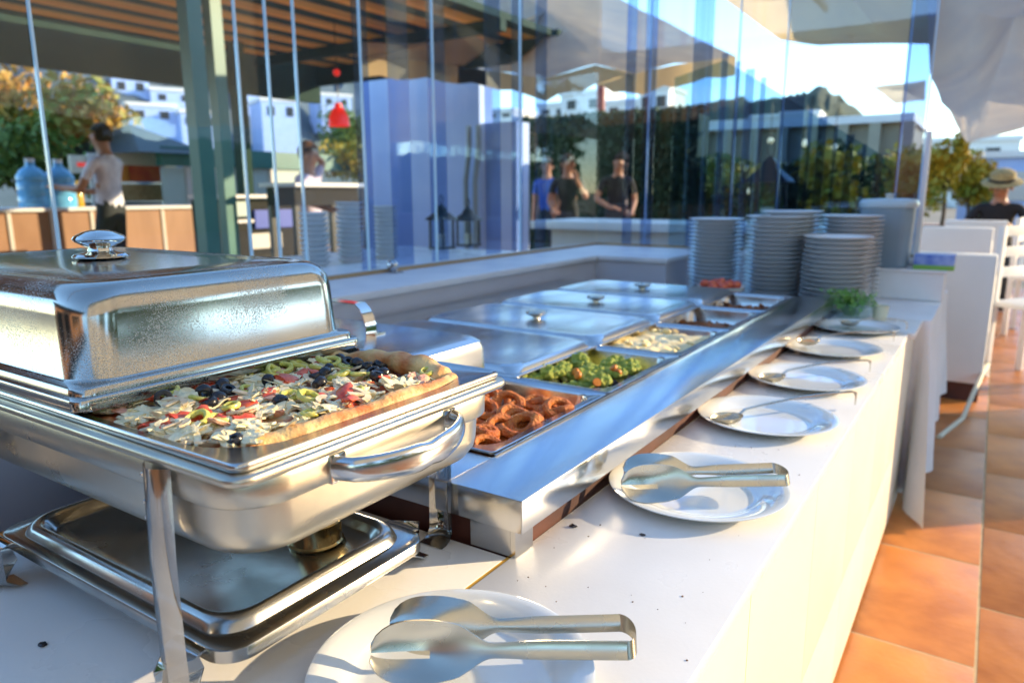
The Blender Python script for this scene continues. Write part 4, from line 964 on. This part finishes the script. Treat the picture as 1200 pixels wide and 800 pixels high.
for k, (px, py, y, rx, rz, m, lab) in enumerate([(1110, 200, 11, .28, .50, 'leaf_y', 'yellow-green young tree in the planter nearest the glass screen'), (1137, 214, 13, .34, .45, 'leaf_y', 'yellowing young tree, second along the planters'), (1152, 226, 16, .35, .45, 'leaf', 'darker green young tree farthest along the planters')]):
    p = aty(px, py, y); pt = aty(px, 245, y)
    tree(lab, (p.x, y, .45), p, rx, rz, M[m], 1500, .05, 'young trees in the planters', seed=20 + k)
    t = tag(empty('planter', (p.x, y, 0)), ('dark square planter under the nearest yellow-green tree', 'dark square planter under the second young tree', 'dark square planter under the farthest young tree')[k], 'planter', 'planters along the terrace')
    b = MB(); b.loft([(.36, .36, .01, 0), (.44, .44, .01, .60), (.46, .46, .01, .62), (.46, .46, .01, .66), (.42, .42, .01, .66), (.40, .40, .01, .60)], seg=2, cap0=True, cap1=True); b.build('pot', M['black'], t)
ORD = 'first second third fourth fifth sixth seventh eighth ninth tenth eleventh twelfth thirteenth fourteenth fifteenth'.split()
for k in range(15):
    px = 800 + k * 19 + rnd.uniform(-5, 5); y = rnd.uniform(12, 16); py = rnd.uniform(205, 232); p = aty(px, py, y)
    tree('dark leafy tree beyond the end screen, %s from the left' % ORD[k], (p.x, y, 0), p, rnd.uniform(.45, .75), rnd.uniform(.45, .7), M[('leaf_d', 'leaf', 'leaf_d', 'leaf', 'leaf_y')[k % 5]], 900, .08, 'trees beyond the end screen', seed=40 + k)
# hedge behind the people
def hedge():
    a = aty(606, 142, 11.5); c = aty(815, 146, 11.5); t = tag(empty('hedge', ((a.x + c.x) / 2, 11.8, 0)), 'tall clipped dark green hedge behind the two dark-haired women', 'hedge')
    b = MB(); W = (c.x - a.x) / 2; H = a.z; b.box(-W, W, -.15, .35, 0, H - .05); b.build('stems', M['leaf_d'], t)
    lf = MB(); r = random.Random(9)
    for k in range(7000):
        p = Vector((r.uniform(-W, W), -.16 - r.random() * .14, r.uniform(.1, H))) if k % 5 else Vector((r.uniform(-W, W), r.uniform(-.2, .3), H - .05 + r.random() * .12)); Rm = E3(r.uniform(-1.5, 1.5), r.uniform(-1.5, 1.5), r.uniform(0, 6)); q = .06
        lf.b.faces.new([lf.b.verts.new(p + Rm @ Vector(v)) for v in ((-q, 0, 0), (0, -q * .5, 0), (q, 0, 0), (0, q * .5, 0))])
    lf.build('foliage', M['leaf_d'], t, smooth=False)
hedge()

# ------------------------------------------------------------------ pergola and bar seen through the side screen
def pergola():
    t = tag(empty('pergola', (-5, 3, 0)), 'dark green steel pergola with orange wooden slats under its roof', 'pergola'); T = Matrix.Translation((5, -3, 0))
    def bx(name, m, *a, bev=0): b = MB(); b.box(*a, bev); o = b.build(name, M[m], t, smooth=False); o.matrix_parent_inverse = T; return o
    z0 = atx(0, 73, -7.2).z; y1 = 6.6
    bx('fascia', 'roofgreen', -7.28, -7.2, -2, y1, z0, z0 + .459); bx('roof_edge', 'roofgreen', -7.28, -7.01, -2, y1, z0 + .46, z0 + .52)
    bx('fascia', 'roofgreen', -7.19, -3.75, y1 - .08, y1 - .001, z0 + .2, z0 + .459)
    x = -7.0
    while x < -3.9: bx('slat', 'slat', x, x + .23, -1.95, y1 - .09, z0 + .40, z0 + .41); bx('roof_board', 'roofgreen', x + .231, x + .399, -2, y1 - .09, z0 + .40, z0 + .46); x += .40
    for (px, X, wd, m) in ((231, -4.0, .095, 'dkgreen'), (257, -4.5, .085, 'dkgreen'), (280, -6.6, .12, 'roofgreen')):
        p = atx(px, 120, X); bx('post', m, X - wd / 2, X + wd / 2, p.y - wd / 2, p.y + wd / 2, 0, z0 + .398)
    for Y in (-.5, 5.6): bx('cross_beam', 'roofgreen', -7.19, -3.8, Y, Y + .09, z0 + .30, z0 + .398)
pergola()
def lamp():
    p = atx(397, 137, -5.0); c = atx(393, 85, -5.0); t = tag(empty('pendant_lamp', p), 'small bright red pendant lamp hanging from the pergola', 'lamp')
    b = MB(); b.lathe([(.004, .15), (.03, .145), (.035, .11), (.05, .10), (.085, .03), (.095, -.05), (.093, -.05), (.08, .03), (.045, .09), (0, .10)], 28, (0, 0, -.03)); b.build('lamp_shade', M['redlamp'], t)
    b = MB(); b.tube([(0, 0, .115), (0, 0, .84)], .004, 6); b.build('cable', M['black'], t)
    b = MB(); b.ico((0, 0, c.z - p.z), .032, sub=2); b.build('cable_ball', M['redlamp'], t)
lamp()
def bar():
    zt = .965; y0, y1 = 1.0, atx(238, 244, -8).y
    t = tag(empty('outdoor_bar', (-8, 3, 0)), 'outdoor bar with brown wooden front panels and a white top', 'bar'); T = Matrix.Translation((8, -3, 0))
    def bx(name, m, *a): b = MB(); b.box(*a, .004); o = b.build(name, M[m], t, smooth=False); o.matrix_parent_inverse = T
    bx('countertop', 'white', -8.6, -7.95, y0, y1, zt - .035, zt); bx('carcass', 'darkvoid', -8.55, -8.03, y0, y1, 0, zt - .036)
    cuts = [y0] + [atx(px, 270, -8).y for px in (-45, 12, 62, 109, 192)] + [y1]
    for a, c in zip(cuts, cuts[1:]): bx('front_panel', 'brownpanel', -8.029, -8.0, a + .02, c - .02, .05, zt - .04)
    for c in cuts[1:-1]: bx('stile', 'beigemetal', -8.029, -7.985, c - .018, c + .018, .0, zt - .04)
    for (px, lab) in ((42, 'large blue water jug on the bar, left one'), (74, 'large blue water jug on the bar, right one behind the pane edge')):
        p = atx(px, 245, -8.15); j = tag(empty('water_jug', (-8.15, p.y, zt)), lab, 'water jug', 'blue water jugs on the bar'); b = MB()
        b.lathe([(0, 0), (.125, 0), (.14, .02), (.14, .10), (.132, .115), (.14, .13), (.14, .24), (.132, .255), (.14, .27), (.138, .31), (.10, .37), (.045, .41), (.04, .45), (0, .45)], 32); b.build('bottle', M['jug'], j)
        b = MB(); b.lathe([(0, 0), (.044, 0), (.044, .035), (0, .037)], 20, (0, 0, .45)); b.build('cap', M['white'], j)
    p = atx(93, 240, -8.15); b = MB(); b.lathe([(0, 0), (.05, 0), (.05, .16), (.03, .22), (.03, .27), (0, .27)], 20, (-8.15, p.y, zt)); tag(b.build('oil_bottle', mat('yellow_oil', (.55, .32, .03), .15)), 'yellow bottle on the bar in front of the waiter', 'bottle')
    # stall with red cloths behind the bar
    s = tag(empty('food_stall', (-9.5, 5, 0)), 'small food stall with cream signboard and red and orange cloths behind the waiter', 'stall'); T2 = Matrix.Translation((9.5, -5, 0))
    def sb(name, m, pxa, pya, pxb, pyb, X, th=.05):
        a, c = atx(pxa, pya, X), atx(pxb, pyb, X); b = MB(); b.box(X - th, X, a.y, c.y, min(a.z, c.z), max(a.z, c.z), .004); o = b.build(name, m, s, smooth=False); o.matrix_parent_inverse = T2
    cream = mat('cream_board', (.72, .66, .50), .6)
    sb('signboard', cream, 84, 203, 116, 183, -9.5); sb('sign_mark', M['redlamp'], 91, 195, 104, 191, -9.49, .005); sb('fascia_board', cream, 122, 193, 190, 181, -9.5)
    sb('cloth', mat('orange_cloth', (.75, .24, .03), .8), 134, 213, 151, 193.6, -9.52); sb('cloth', mat('red_cloth', (.65, .03, .02), .8, 0, (.75, .10, .03), 6), 151.3, 213, 190, 193.6, -9.52)
    sb('basket', mat('wicker', (.45, .30, .15), .9, 0, (.3, .18, .08), 20, .5, 50), 145, 236, 190, 216, -9.4, .3); sb('body', M['darkvoid'], 84, 330, 190, 237, -9.5, .6)
    sb('canopy_post', M['beigemetal'], 120, 330, 122, 180, -9.45, .04)
    a, c = atx(108, 181, -9.9), atx(198, 181, -9.9); m_, q_ = (a.y + c.y) / 2, (c.y - a.y) / 2
    b = MB(); v = [b.b.verts.new(x) for x in ((-8.8, a.y, a.z), (-8.8, c.y, a.z), (-11, c.y, a.z), (-11, a.y, a.z), (-9.9, m_, a.z + .42))]
    for k in range(4): b.b.faces.new([v[k], v[(k + 1) % 4], v[4]])
    o = b.build('stall_canopy', M['black'], s, smooth=False); o.matrix_parent_inverse = T2
    # long green beam with pale screens
    g = tag(empty('screen_fence', (-9, 7, 0)), 'teal beam fence with pale glass screens right of the food stall', 'fence'); T3 = Matrix.Translation((9, -7, 0))
    def fb(name, m, pxa, pya, pxb, pyb, X, th=.06):
        a, c = atx(pxa, pya, X), atx(pxb, pyb, X); b = MB(); b.box(X - th, X, a.y, c.y, min(a.z, c.z), max(a.z, c.z)); o = b.build(name, M[m], g, smooth=False); o.matrix_parent_inverse = T3
    fb('beam', 'dkgreen', 191, 194, 430, 184, -9.0, .15)
    for (p0, p1) in ((193, 226), (229, 252), (262, 286), (290, 322), (326, 360)): fb('glass_screen', 'greyglaze', p0, 243, p1, 197, -9.05, .02); fb('upright', 'beigemetal', p1 + .5, 300, p1 + 2, 196, -9.03, .04)
    # dark work counter with white shelves
    d = tag(empty('work_counter', (-6, 5, 0)), 'dark steel work counter with bright white shelf edges behind the green posts', 'counter'); T4 = Matrix.Translation((6, -5, 0))
    def db(name, m, pxa, pya, pxb, pyb, X, th=.4):
        a, c = atx(pxa, pya, X), atx(pxb, pyb, X); b = MB(); b.box(X - th, X, a.y, c.y, min(a.z, c.z), max(a.z, c.z), .003); o = b.build(name, m if not isinstance(m, str) else M[m], d, smooth=False); o.matrix_parent_inverse = T4
    db('body', 'darkvoid', 262, 330, 352, 233, -6); db('shelf_edge', 'white', 268, 262, 326, 256, -5.98, .02); db('shelf_edge', 'white', 262, 232.5, 330, 228, -5.9, .55); db('drawer', 'greyglaze', 277, 254, 292, 236, -5.985, .02)
    db('drawer', mat('blue_crate', (.03, .07, .42), .5), 300, 268, 347, 245, -5.97, .03); db('drawer', 'beigemetal', 296, 292, 330, 272, -5.985, .02)
    # table in front of the seated woman
    w_ = tag(empty('cafe_table', (-4.2, 4, 0)), 'dark table with a pale edge in front of the woman in lilac', 'table'); T5 = Matrix.Translation((4.2, -4, 0))
    a, c = atx(346, 214, -4.1), atx(428, 214, -4.1); 
    b = MB(); b.box(-4.5, -4.1, a.y, c.y, a.z - .03, a.z, .004); o = b.build('tabletop', M['white'], w_); o.matrix_parent_inverse = T5
    b = MB(); b.box(-4.45, -4.15, a.y + .03, c.y - .03, a.z - .16, a.z - .0305); o = b.build('apron', M['darkvoid'], w_); o.matrix_parent_inverse = T5
    for y in (a.y + .05, c.y - .05):
        for x in (-4.43, -4.17): b = MB(); b.box(x - .02, x + .02, y - .02, y + .02, 0, a.z - .1605); o = b.build('leg', M['black'], w_); o.matrix_parent_inverse = T5
    p = atx(345, 262, -4.5); 
bar()
def inner_counter():
    zt = .79; t = tag(empty('inner_counter', (-2.5, 2.2, 0)), 'pale counter behind the side screen carrying plate stacks', 'counter'); T = Matrix.Translation((2.5, -2.2, 0))
    b = MB(); b.box(-2.95, -2.1, .9, 3.3, zt - .04, zt, .004); o = b.build('countertop', M['white_slab'], t); o.matrix_parent_inverse = T
    b = MB(); b.box(-2.9, -2.15, .95, 3.25, 0, zt - .041); o = b.build('carcass', M['darkvoid'], t); o.matrix_parent_inverse = T
    for i, (px, top) in enumerate(((367, 249), (409, 238), (451, 243))):  # added stacks copy the mirror image of the real plate stacks
        p = atx(px, 250, -2.45); zz = atx(px, top, -2.45).z; stack(-2.45, p.y, zt, zz + .01, 'white plate copying a reflected stack, %s of three behind the side screen' % ('left', 'middle', 'right')[i], 'plates copying the %s reflected stack behind the glass' % ('left', 'middle', 'right')[i], .066, .021)
    for (px, lab) in ((518, 'black metal lantern behind the side screen, left of the pair'), (549, 'black metal lantern behind the side screen, right of the pair')):
        p = atx(px, 285, -2.6); lantern(Vector((-2.6, p.y, zt)) , .26 if px == 518 else .24, lab)
def lantern(loc, h, lab, w_=.10):
    t = tag(empty('lantern', loc), lab, 'lantern', 'black lanterns')
    b = MB(); b.loft([(w_ * 1.1, w_ * 1.1, .004, 0), (w_ * 1.1, w_ * 1.1, .004, .012)], seg=2, cap0=True, cap1=True)
    for sx in (-1, 1):
        for sy in (-1, 1): b.box(sx * w_ * .46 - .005, sx * w_ * .46 + .005, sy * w_ * .46 - .005, sy * w_ * .46 + .005, .0121, h * .62)
    b.build('frame', M['black'], t)
    b = MB(); b.box(-w_ * .44, w_ * .44, -w_ * .44, w_ * .44, .013, h * .615); b.build('glazing', M['glassclear'], t, smooth=False)
    b = MB(); b.loft([(w_ * 1.35, w_ * 1.35, .006, h * .62), (w_ * 1.3, w_ * 1.3, .006, h * .65), (w_ * .55, w_ * .55, .01, h * .80), (w_ * .5, w_ * .5, .01, h * .86), (w_ * .15, w_ * .15, .004, h * .95)], seg=3, cap0=True, cap1=True); b.build('lantern_roof', M['black'], t)
    b = MB(); b.tube([(w_ * .12 * math.cos(a), 0, h * .95 + w_ * .25 + w_ * .25 * math.sin(a)) for a in [2 * math.pi * k / 16 for k in range(16)]], .003, 6, closed=True); b.build('ring', M['black'], t)
    b = MB(); b.lathe([(0, 0), (w_ * .22, 0), (w_ * .22, h * .25), (0, h * .26)], 16, (0, 0, .0135)); b.build('candle', M['cord'], t)
inner_counter()
p = aty(898, 262, 4.3); lantern(Vector((p.x, 4.3, aty(898, 268, 4.3).z)), .42, 'large black lantern behind the plate stacks, seen through the end screen', .17)
b = MB(); q0, q1 = aty(640, 272, 4.2), aty(1060, 266, 4.2); b.box(q0.x, q1.x, 4.0, 4.6, q1.z - .05, q1.z, .003); b.box(q0.x + .1, q1.x - .1, 4.1, 4.5, 0, q1.z - .0505); tag(b.build('long_table', M['white_slab']), 'long pale table behind the end screen under the big lantern', 'table')

# ------------------------------------------------------------------ walls, canopies, far town
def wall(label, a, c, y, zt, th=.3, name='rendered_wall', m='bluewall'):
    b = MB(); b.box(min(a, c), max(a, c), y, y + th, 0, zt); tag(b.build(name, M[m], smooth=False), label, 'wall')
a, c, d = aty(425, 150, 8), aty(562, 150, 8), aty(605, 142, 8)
wall('tall rendered wall with the blue of shade in its colour, behind the side screen', a.x, c.x, 8, 4.2)
wall('lower rendered wall, shade blue in its colour, stepping down right of the tall shaded wall', c.x + .003, d.x, 8.01, d.z)
def ladder():
    p, q = aty(545, 150, 7.9), aty(556, 150, 7.9); t = tag(empty('down_pipes', (p.x, 7.9, 0)), 'pair of dark curved pipes on the shaded wall above the lantern', 'pipes'); 
    for x in (0, q.x - p.x): b = MB(); z = aty(545, 148, 7.9).z; b.tube([(x, 0, z - 1.9), (x, 0, z - .7), (x + .06, 0, z - .3), (x + .08, -.02, z)], .035, 8); b.build('pipe', M['tealbin'], t)
ladder()
def canopy(label, rim, apex, mtop, n=8, thick=.01, valance=None, cat='sunshade', name='sail_canopy', sag=.12):
    t = tag(empty(name, apex), label, cat); A = Vector(apex)
    b = MB(); N = len(rim); g = []; fine = []
    for i in range(N):
        for k in range(4): fine.append(Vector(rim[i]).lerp(Vector(rim[(i + 1) % N]), k / 4) - A)
    for i, p in enumerate(fine):
        g.append([b.b.verts.new(p * (j / n) + Vector((0, 0, -sag * math.sin(math.pi * j / n) + .03 * mnoise.noise(p * (j / n) * 1.7)))) for j in range(1, n + 1)])
    o = b.b.verts.new((0, 0, 0)); Nf = len(fine)
    for i in range(Nf):
        i2 = (i + 1) % Nf; b.b.faces.new([o, g[i][0], g[i2][0]])
        for j in range(n - 1): b.b.faces.new([g[i][j], g[i][j + 1], g[i2][j + 1], g[i2][j]])
    bmesh.ops.solidify(b.b, geom=list(b.b.faces), thickness=thick); b.build('cloth', M[mtop], t)
    if valance:
        for (i0, i1, hv, m) in valance:
            b = MB(); v = []
            for i in range(i0 * 4, i1 * 4 + 1): p = fine[i % Nf]; dn = Vector((0, 0, -hv)); v.append((b.b.verts.new(p * 1.003), b.b.verts.new(p * 1.003 + dn + Vector((0, 0, .02 * math.sin(i * 2))))))
            for x, y_ in zip(v, v[1:]): b.b.faces.new([x[0], x[1], y_[1], y_[0]])
            bmesh.ops.solidify(b.b, geom=list(b.b.faces), thickness=.008); b.build('valance', M[m], t)
    return t
rim = [atx(424, 66, -4.7), atx(500, 72, -4.9), atx(570, 82, -4.9), aty(640, 92, 5.6), aty(697, 76, 5.9), aty(742, 86, 5.8), aty(790, 76, 6.2), aty(862, 66, 7.6), aty(724, -2, 9.5), aty(560, -60, 9.5), atx(424, 26, -7.0)]
canopy('large grey sail canopy with tan hem spanning the view through the side screen', rim, aty(640, 14, 7.0), 'canvas', valance=[(0, 7, .17, 'canvas_tan')], sag=.05)
p = aty(704, 92, 12.6); q = aty(706, 200, 12.6); b = MB(); b.tube([(q.x, q.y, 0), (p.x, p.y, p.z + .1)], .08, 10); tag(b.build('canopy_pole', M['redpole']), 'dark red pole holding the corner of the grey sail canopy', 'pole')
rim = [aty(832, -14, 6.5), aty(914, 46, 6.0), aty(960, 53, 5.8), aty(1020, 53, 5.6), aty(1092, 54, 5.5), aty(1100, -90, 4.2), aty(900, -120, 4.6)]
canopy('tan sail canopy at the top seen through the end screen', rim, aty(985, -20, 5.4), 'canvas_tan', sag=.12)
rim = [aty(1084, -60, 4.2), aty(1090, 84, 5.2), aty(1103, 118, 6.2), aty(1134, 168, 8.6), aty(1200, 150, 8.2), aty(1320, 110, 7.0), aty(1380, -160, 4.2)]
canopy('grey sail canopy overhead at the right, open to the sky', rim, aty(1190, 20, 5.6), 'canvas', sag=.10)
rim = [aty(1022, 102, 14), aty(1085, 95, 13), aty(1084, 118, 12), aty(1050, 122, 13)]
canopy('small dark parasol corner seen through the end screen', rim, aty(1060, 106, 13), 'canvas', sag=.02)
# unseen awning and side drape added on the sunny side to block low sun
def awning():
    t = tag(empty('awning', (2.6, 3.5, 0)), 'unseen canvas awning with a side drape added to block the sun, out of frame on the right', 'awning'); T = Matrix.Translation((-2.6, -3.5, 0))
    b = MB(); b.grid(lambda u, v: Vector((1.5 + .03 * math.sin(v * 60), -2.5 + 11 * v, 1.62 + .02 * math.sin(v * 90) + u * 2.7)), 6, 160); bmesh.ops.solidify(b.b, geom=list(b.b.faces), thickness=.006); o = b.build('sun_block_curtain', M['canvas'], t); o.matrix_parent_inverse = T
    b = MB(); b.box(1.5, 4.0, -2.5, 8.5, 4.33, 4.36); o = b.build('roof_cloth', M['canvas'], t); o.matrix_parent_inverse = T
    for y in (-2.4, 8.4):
        for x in (1.6, 3.9): b = MB(); b.box(x - .04, x + .04, y - .04, y + .04, 0, 4.329); o = b.build('post', M['white'], t); o.matrix_parent_inverse = T
    b = MB(); b.box(1.62, 2.2, 4.75, 5.75, 0, 3.0); tag(b.build('sun_block_pillar', M['white'], smooth=False), 'unseen white upright added beside the walkway to cast shade, out of frame on the right', 'sun_block_pillar')  # unseen block added to throw a strip of shade across the floor
awning()
# unseen dark building added behind the viewpoint for contrast in the steel
def dark_backdrop():
    t = tag(empty('dark_backdrop', (-2, -5.5, 0)), 'unseen dark-fronted building added behind the viewpoint for steel reflections', 'building'); T = Matrix.Translation((2, 5.5, 0))
    for n_, m, a in (('wall', 'brownpanel', (-9, 2.0, -6.2, -5.2, 0, 3.2)), ('roof', 'roofgreen', (-9.3, 2.3, -6.5, -4.2, 3.2, 3.35)), ('door', 'darkvoid', (-3.0, -1.6, -5.199, -5.15, 0, 2.3)), ('window', 'darkvoid', (-6.6, -4, -5.199, -5.15, .9, 2.3)), ('window', 'darkvoid', (-.8, 1.2, -5.199, -5.15, .9, 2.3))):
        b = MB(); b.box(*a); o = b.build(n_, M[m], t, smooth=False); o.matrix_parent_inverse = T
dark_backdrop()
# building right, its wall in the shade-blue colour
def rwall():
    a, c = aty(1128, 186, 22), aty(1290, 184, 22); t = tag(empty('white_building', (a.x, 22, 0)), 'flat-roofed building with the blue of shade in its wall colour, behind the man in the hat', 'building')
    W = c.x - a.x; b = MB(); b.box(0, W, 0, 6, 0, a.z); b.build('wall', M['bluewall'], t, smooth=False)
    b = MB(); b.box(-.1, W + .1, -.1, 6, a.z + .001, a.z + .16); b.build('parapet', M['white'], t, smooth=False)
    p = aty(1172, 206, 22); b = MB(); b.box(p.x - a.x - .8, p.x - a.x + .8, -.04, .02, p.z - .6, p.z + .1); b.build('window', M['beigemetal'], t, smooth=False)
rwall()
def house(c, W, D, H, lab, rz=0, col='white', grp='far white houses on the hillside'):
    t = tag(empty('white_house', c, rz), lab, 'house', grp)
    b = MB(); b.box(-W / 2, W / 2, 0, D, -3, H); b.build('wall', M[col], t, smooth=False)
    b = MB(); b.box(-W / 2 - .15, W / 2 + .15, -.15, D + .15, H + .001, H + .35); b.build('roof', M['white'], t, smooth=False)
    n = max(2, int(W / 2.2))
    for k in range(n):
        x = -W / 2 + W * (k + .5) / n; b = MB(); b.box(x - .4, x + .4, -.06, .02, H * .45, H * .8); b.build('window', M['black'], t, smooth=False)
hl = [aty(px, py, 120) for px, py in ((780, 160), (800, 142), (860, 132), (930, 134), (962, 124), (1000, 142), (1040, 168), (1080, 202), (1110, 220))]
hill('hillside', hl, 70, (.05, .065, .04), (.10, .11, .06), .25)
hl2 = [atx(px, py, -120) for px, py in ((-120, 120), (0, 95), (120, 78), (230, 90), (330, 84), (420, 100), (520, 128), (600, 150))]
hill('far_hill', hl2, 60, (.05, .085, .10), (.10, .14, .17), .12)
FAR = ['beside the orange tree', 'left of the thick green post', 'just right of the green posts, high up', 'between the green posts and red lamp, high up', 'directly left of the red lamp', 'directly behind the red lamp', 'low, right of the waiter\'s head', 'low, behind the thick green post', 'low, behind the woman in lilac']
NEAR = ['over the hedge beside the red pole', 'over the hedge at its left end', 'over the hedge, wide, right of the red pole', 'over the hedge at its right end, tall', 'low, right of the shaded blue wall', 'on the slope above the big lantern', 'on the slope beside the middle folded parasol', 'on the slope beside the right folded parasol', 'above the planters at the right', 'on the slope above the leftmost plate stack']
k = 0
for (px, py, D_, W, H, ax) in [(155, 118, 85, 7, 5, 'x'), (205, 128, 82, 9, 4, 'x'), (250, 112, 90, 8, 6, 'x'), (300, 122, 84, 7, 7, 'x'), (350, 108, 92, 9, 5, 'x'), (395, 130, 80, 8, 4, 'x'), (180, 150, 70, 8, 4, 'x'), (235, 158, 66, 6, 4, 'x'), (330, 150, 72, 8, 6, 'x'),
                              (682, 141, 60, 4.2, 2.2, 'y'), (648, 141, 60, 3, 1.2, 'y'), (735, 141, 60, 5, 1.4, 'y'), (765, 143, 60, 2.6, 2.6, 'y'), (585, 142, 60, 3, .8, 'y'), (905, 160, 70, 4, 1.6, 'y'), (935, 163, 68, 3, 2, 'y'), (985, 168, 66, 4, 1.6, 'y'), (1130, 205, 60, 6, 2.2, 'y'), (850, 165, 70, 5, 1.5, 'y')]:
    k += 1
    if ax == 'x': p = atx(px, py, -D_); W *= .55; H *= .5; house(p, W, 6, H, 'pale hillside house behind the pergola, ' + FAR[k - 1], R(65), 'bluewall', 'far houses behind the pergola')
    else: p = aty(px, py, D_); house(p, W, 5, H, 'white house ' + NEAR[k - 10], R(5))
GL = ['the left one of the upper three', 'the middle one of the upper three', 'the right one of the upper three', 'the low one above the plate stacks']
for k, (px, py) in enumerate([(903, 165), (943, 168), (978, 172), (877, 224)]):  # glowing globes added to give bright glints among the trees
    p = aty(px, py, 12); t = tag(empty('glint_globe', p), 'small glowing globe added as a glint among the trees, ' + GL[k], 'lamp', 'globes added as glints among the trees')
    b = MB(); b.ico((0, 0, 0), rnd.uniform(.028, .048), rz=rnd.uniform(.04, .07), sub=2); b.build('glint_ball', mat('glint_glow', (.9, .85, .7), .4, emit=((1, .85, .6), .25)), t)
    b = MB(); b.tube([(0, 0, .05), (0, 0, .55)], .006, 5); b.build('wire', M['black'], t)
# unseen hedge and houses added across the walkway to block the bright horizon
def sunny_side():
    t = tag(empty('hedge', (16, 6, 0)), 'long unseen hedge added to block horizon glow far across the terrace, out of frame on the right', 'hedge')
    b = MB(); b.grid(lambda u, v: Vector((-.5 + .5 * mnoise.noise(Vector((u * 60, v * 4, 0))), -30 + 60 * u, v * 2.6 + .25 * mnoise.noise(Vector((u * 80, 3, 0))) * v)), 240, 10); b.build('foliage', M['leaf'], t, smooth=False)
    b = MB(); b.box(0, .8, -30, 30, 0, 2.2); b.build('stems', M['leaf_d'], t, smooth=False)
    for k, (y, w_, h) in enumerate(((-14, 9, 4.2), (0, 6, 3.4), (12, 7, 3.8), (26, 9, 4.4))):
        h_ = tag(empty('white_house', (24, y, 0)), 'unseen white house added beyond the long hedge, out of frame, %s' % ('first', 'second', 'third', 'fourth')[k], 'house')
        b = MB(); b.box(0, 6, -w_ / 2, w_ / 2, 0, h); b.build('wall', M['white'], h_, smooth=False)
        b = MB(); b.box(-.2, 6.2, -w_ / 2 - .2, w_ / 2 + .2, h + .001, h + .3); b.build('roof', M['soil'], h_, smooth=False)
        for q in (-1, 1): b = MB(); b.box(-.05, .02, q * w_ / 4 - .5, q * w_ / 4 + .5, 1.2, 2.4); b.build('window', M['black'], h_, smooth=False)
sunny_side()

for k, (y, rr) in enumerate(((1.5, 2.0), (5.0, 2.3), (8.6, 2.1), (26, 2.4), (31, 2.2), (-4, 2.2))):  # unseen trees added either side of the sun to darken steel reflections
    tree('unseen tall tree added to darken reflections along the far hedge, out of frame, %s' % ('second', 'third', 'fourth', 'fifth', 'sixth', 'first')[k], (14.2, y, 0), (14.2, y, 4.2), rr, 2.2, M['leaf'], 2200, .2, 'added trees along the far hedge', seed=80 + k)

def colonnade():
    a, c = aty(792, 150, 19), aty(1062, 172, 19); zt = aty(900, 150, 19).z
    t = tag(empty('arcade_building', ((a.x + c.x) / 2, 19, 0)), 'low beige building with dark openings beyond the end screen', 'building'); W = (c.x - a.x) / 2
    bg_ = mat('beige_render', (.40, .36, .27), .85, 0, (.33, .30, .23), 1.5)
    b = MB(); b.box(-W, W, .3, 4, 0, zt); b.build('wall', bg_, t, smooth=False)
    b = MB(); b.box(-W - .1, W + .1, 0, 4.1, zt + .001, zt + .18); b.build('roof', M['white'], t, smooth=False)
    n = 8
    for k in range(n + 1): x = -W + 2 * W * k / n; b = MB(); b.box(x - .12, x + .12, .02, .29, 0, zt - .001); b.build('column', bg_, t, smooth=False)
    for k in range(n): x = -W + 2 * W * (k + .5) / n; b = MB(); b.box(x - W / n + .25, x + W / n - .25, .24, .298, .0, zt - .75 - .3 * (k % 2)); b.build('opening', M['dkgreen' if k % 3 else 'black'], t, smooth=False)
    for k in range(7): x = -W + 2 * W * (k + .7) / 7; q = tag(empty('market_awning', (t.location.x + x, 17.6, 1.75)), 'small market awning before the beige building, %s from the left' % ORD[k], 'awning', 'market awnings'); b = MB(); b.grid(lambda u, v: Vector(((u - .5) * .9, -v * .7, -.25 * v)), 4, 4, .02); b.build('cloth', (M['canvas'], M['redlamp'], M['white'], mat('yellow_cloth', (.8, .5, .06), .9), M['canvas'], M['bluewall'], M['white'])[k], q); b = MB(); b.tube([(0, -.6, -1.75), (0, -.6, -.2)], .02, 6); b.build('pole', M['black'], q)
colonnade()

def crumbs():
    b = MB(); r = random.Random(3)
    for k in range(90):
        x, y = r.uniform(-.44, -.20), r.uniform(.35, 2.5) if k % 3 else r.uniform(.35, .9); q = r.uniform(.0005, .0014)
        if any((x - a) ** 2 + (y - c) ** 2 < .0172 for a, c in SP): continue
        b.ico((x, y, .6603), q, q * r.uniform(.6, 1.4), q * .5, 1, .4, 3, seed=k)
    tag(b.build('fine_crumbs', M['carrot'] if 0 else mat('crumb_brown', (.16, .08, .04), .8)), 'fine brown crumbs sprinkled over the white counter top', 'crumbs', kind='stuff')
crumbs()
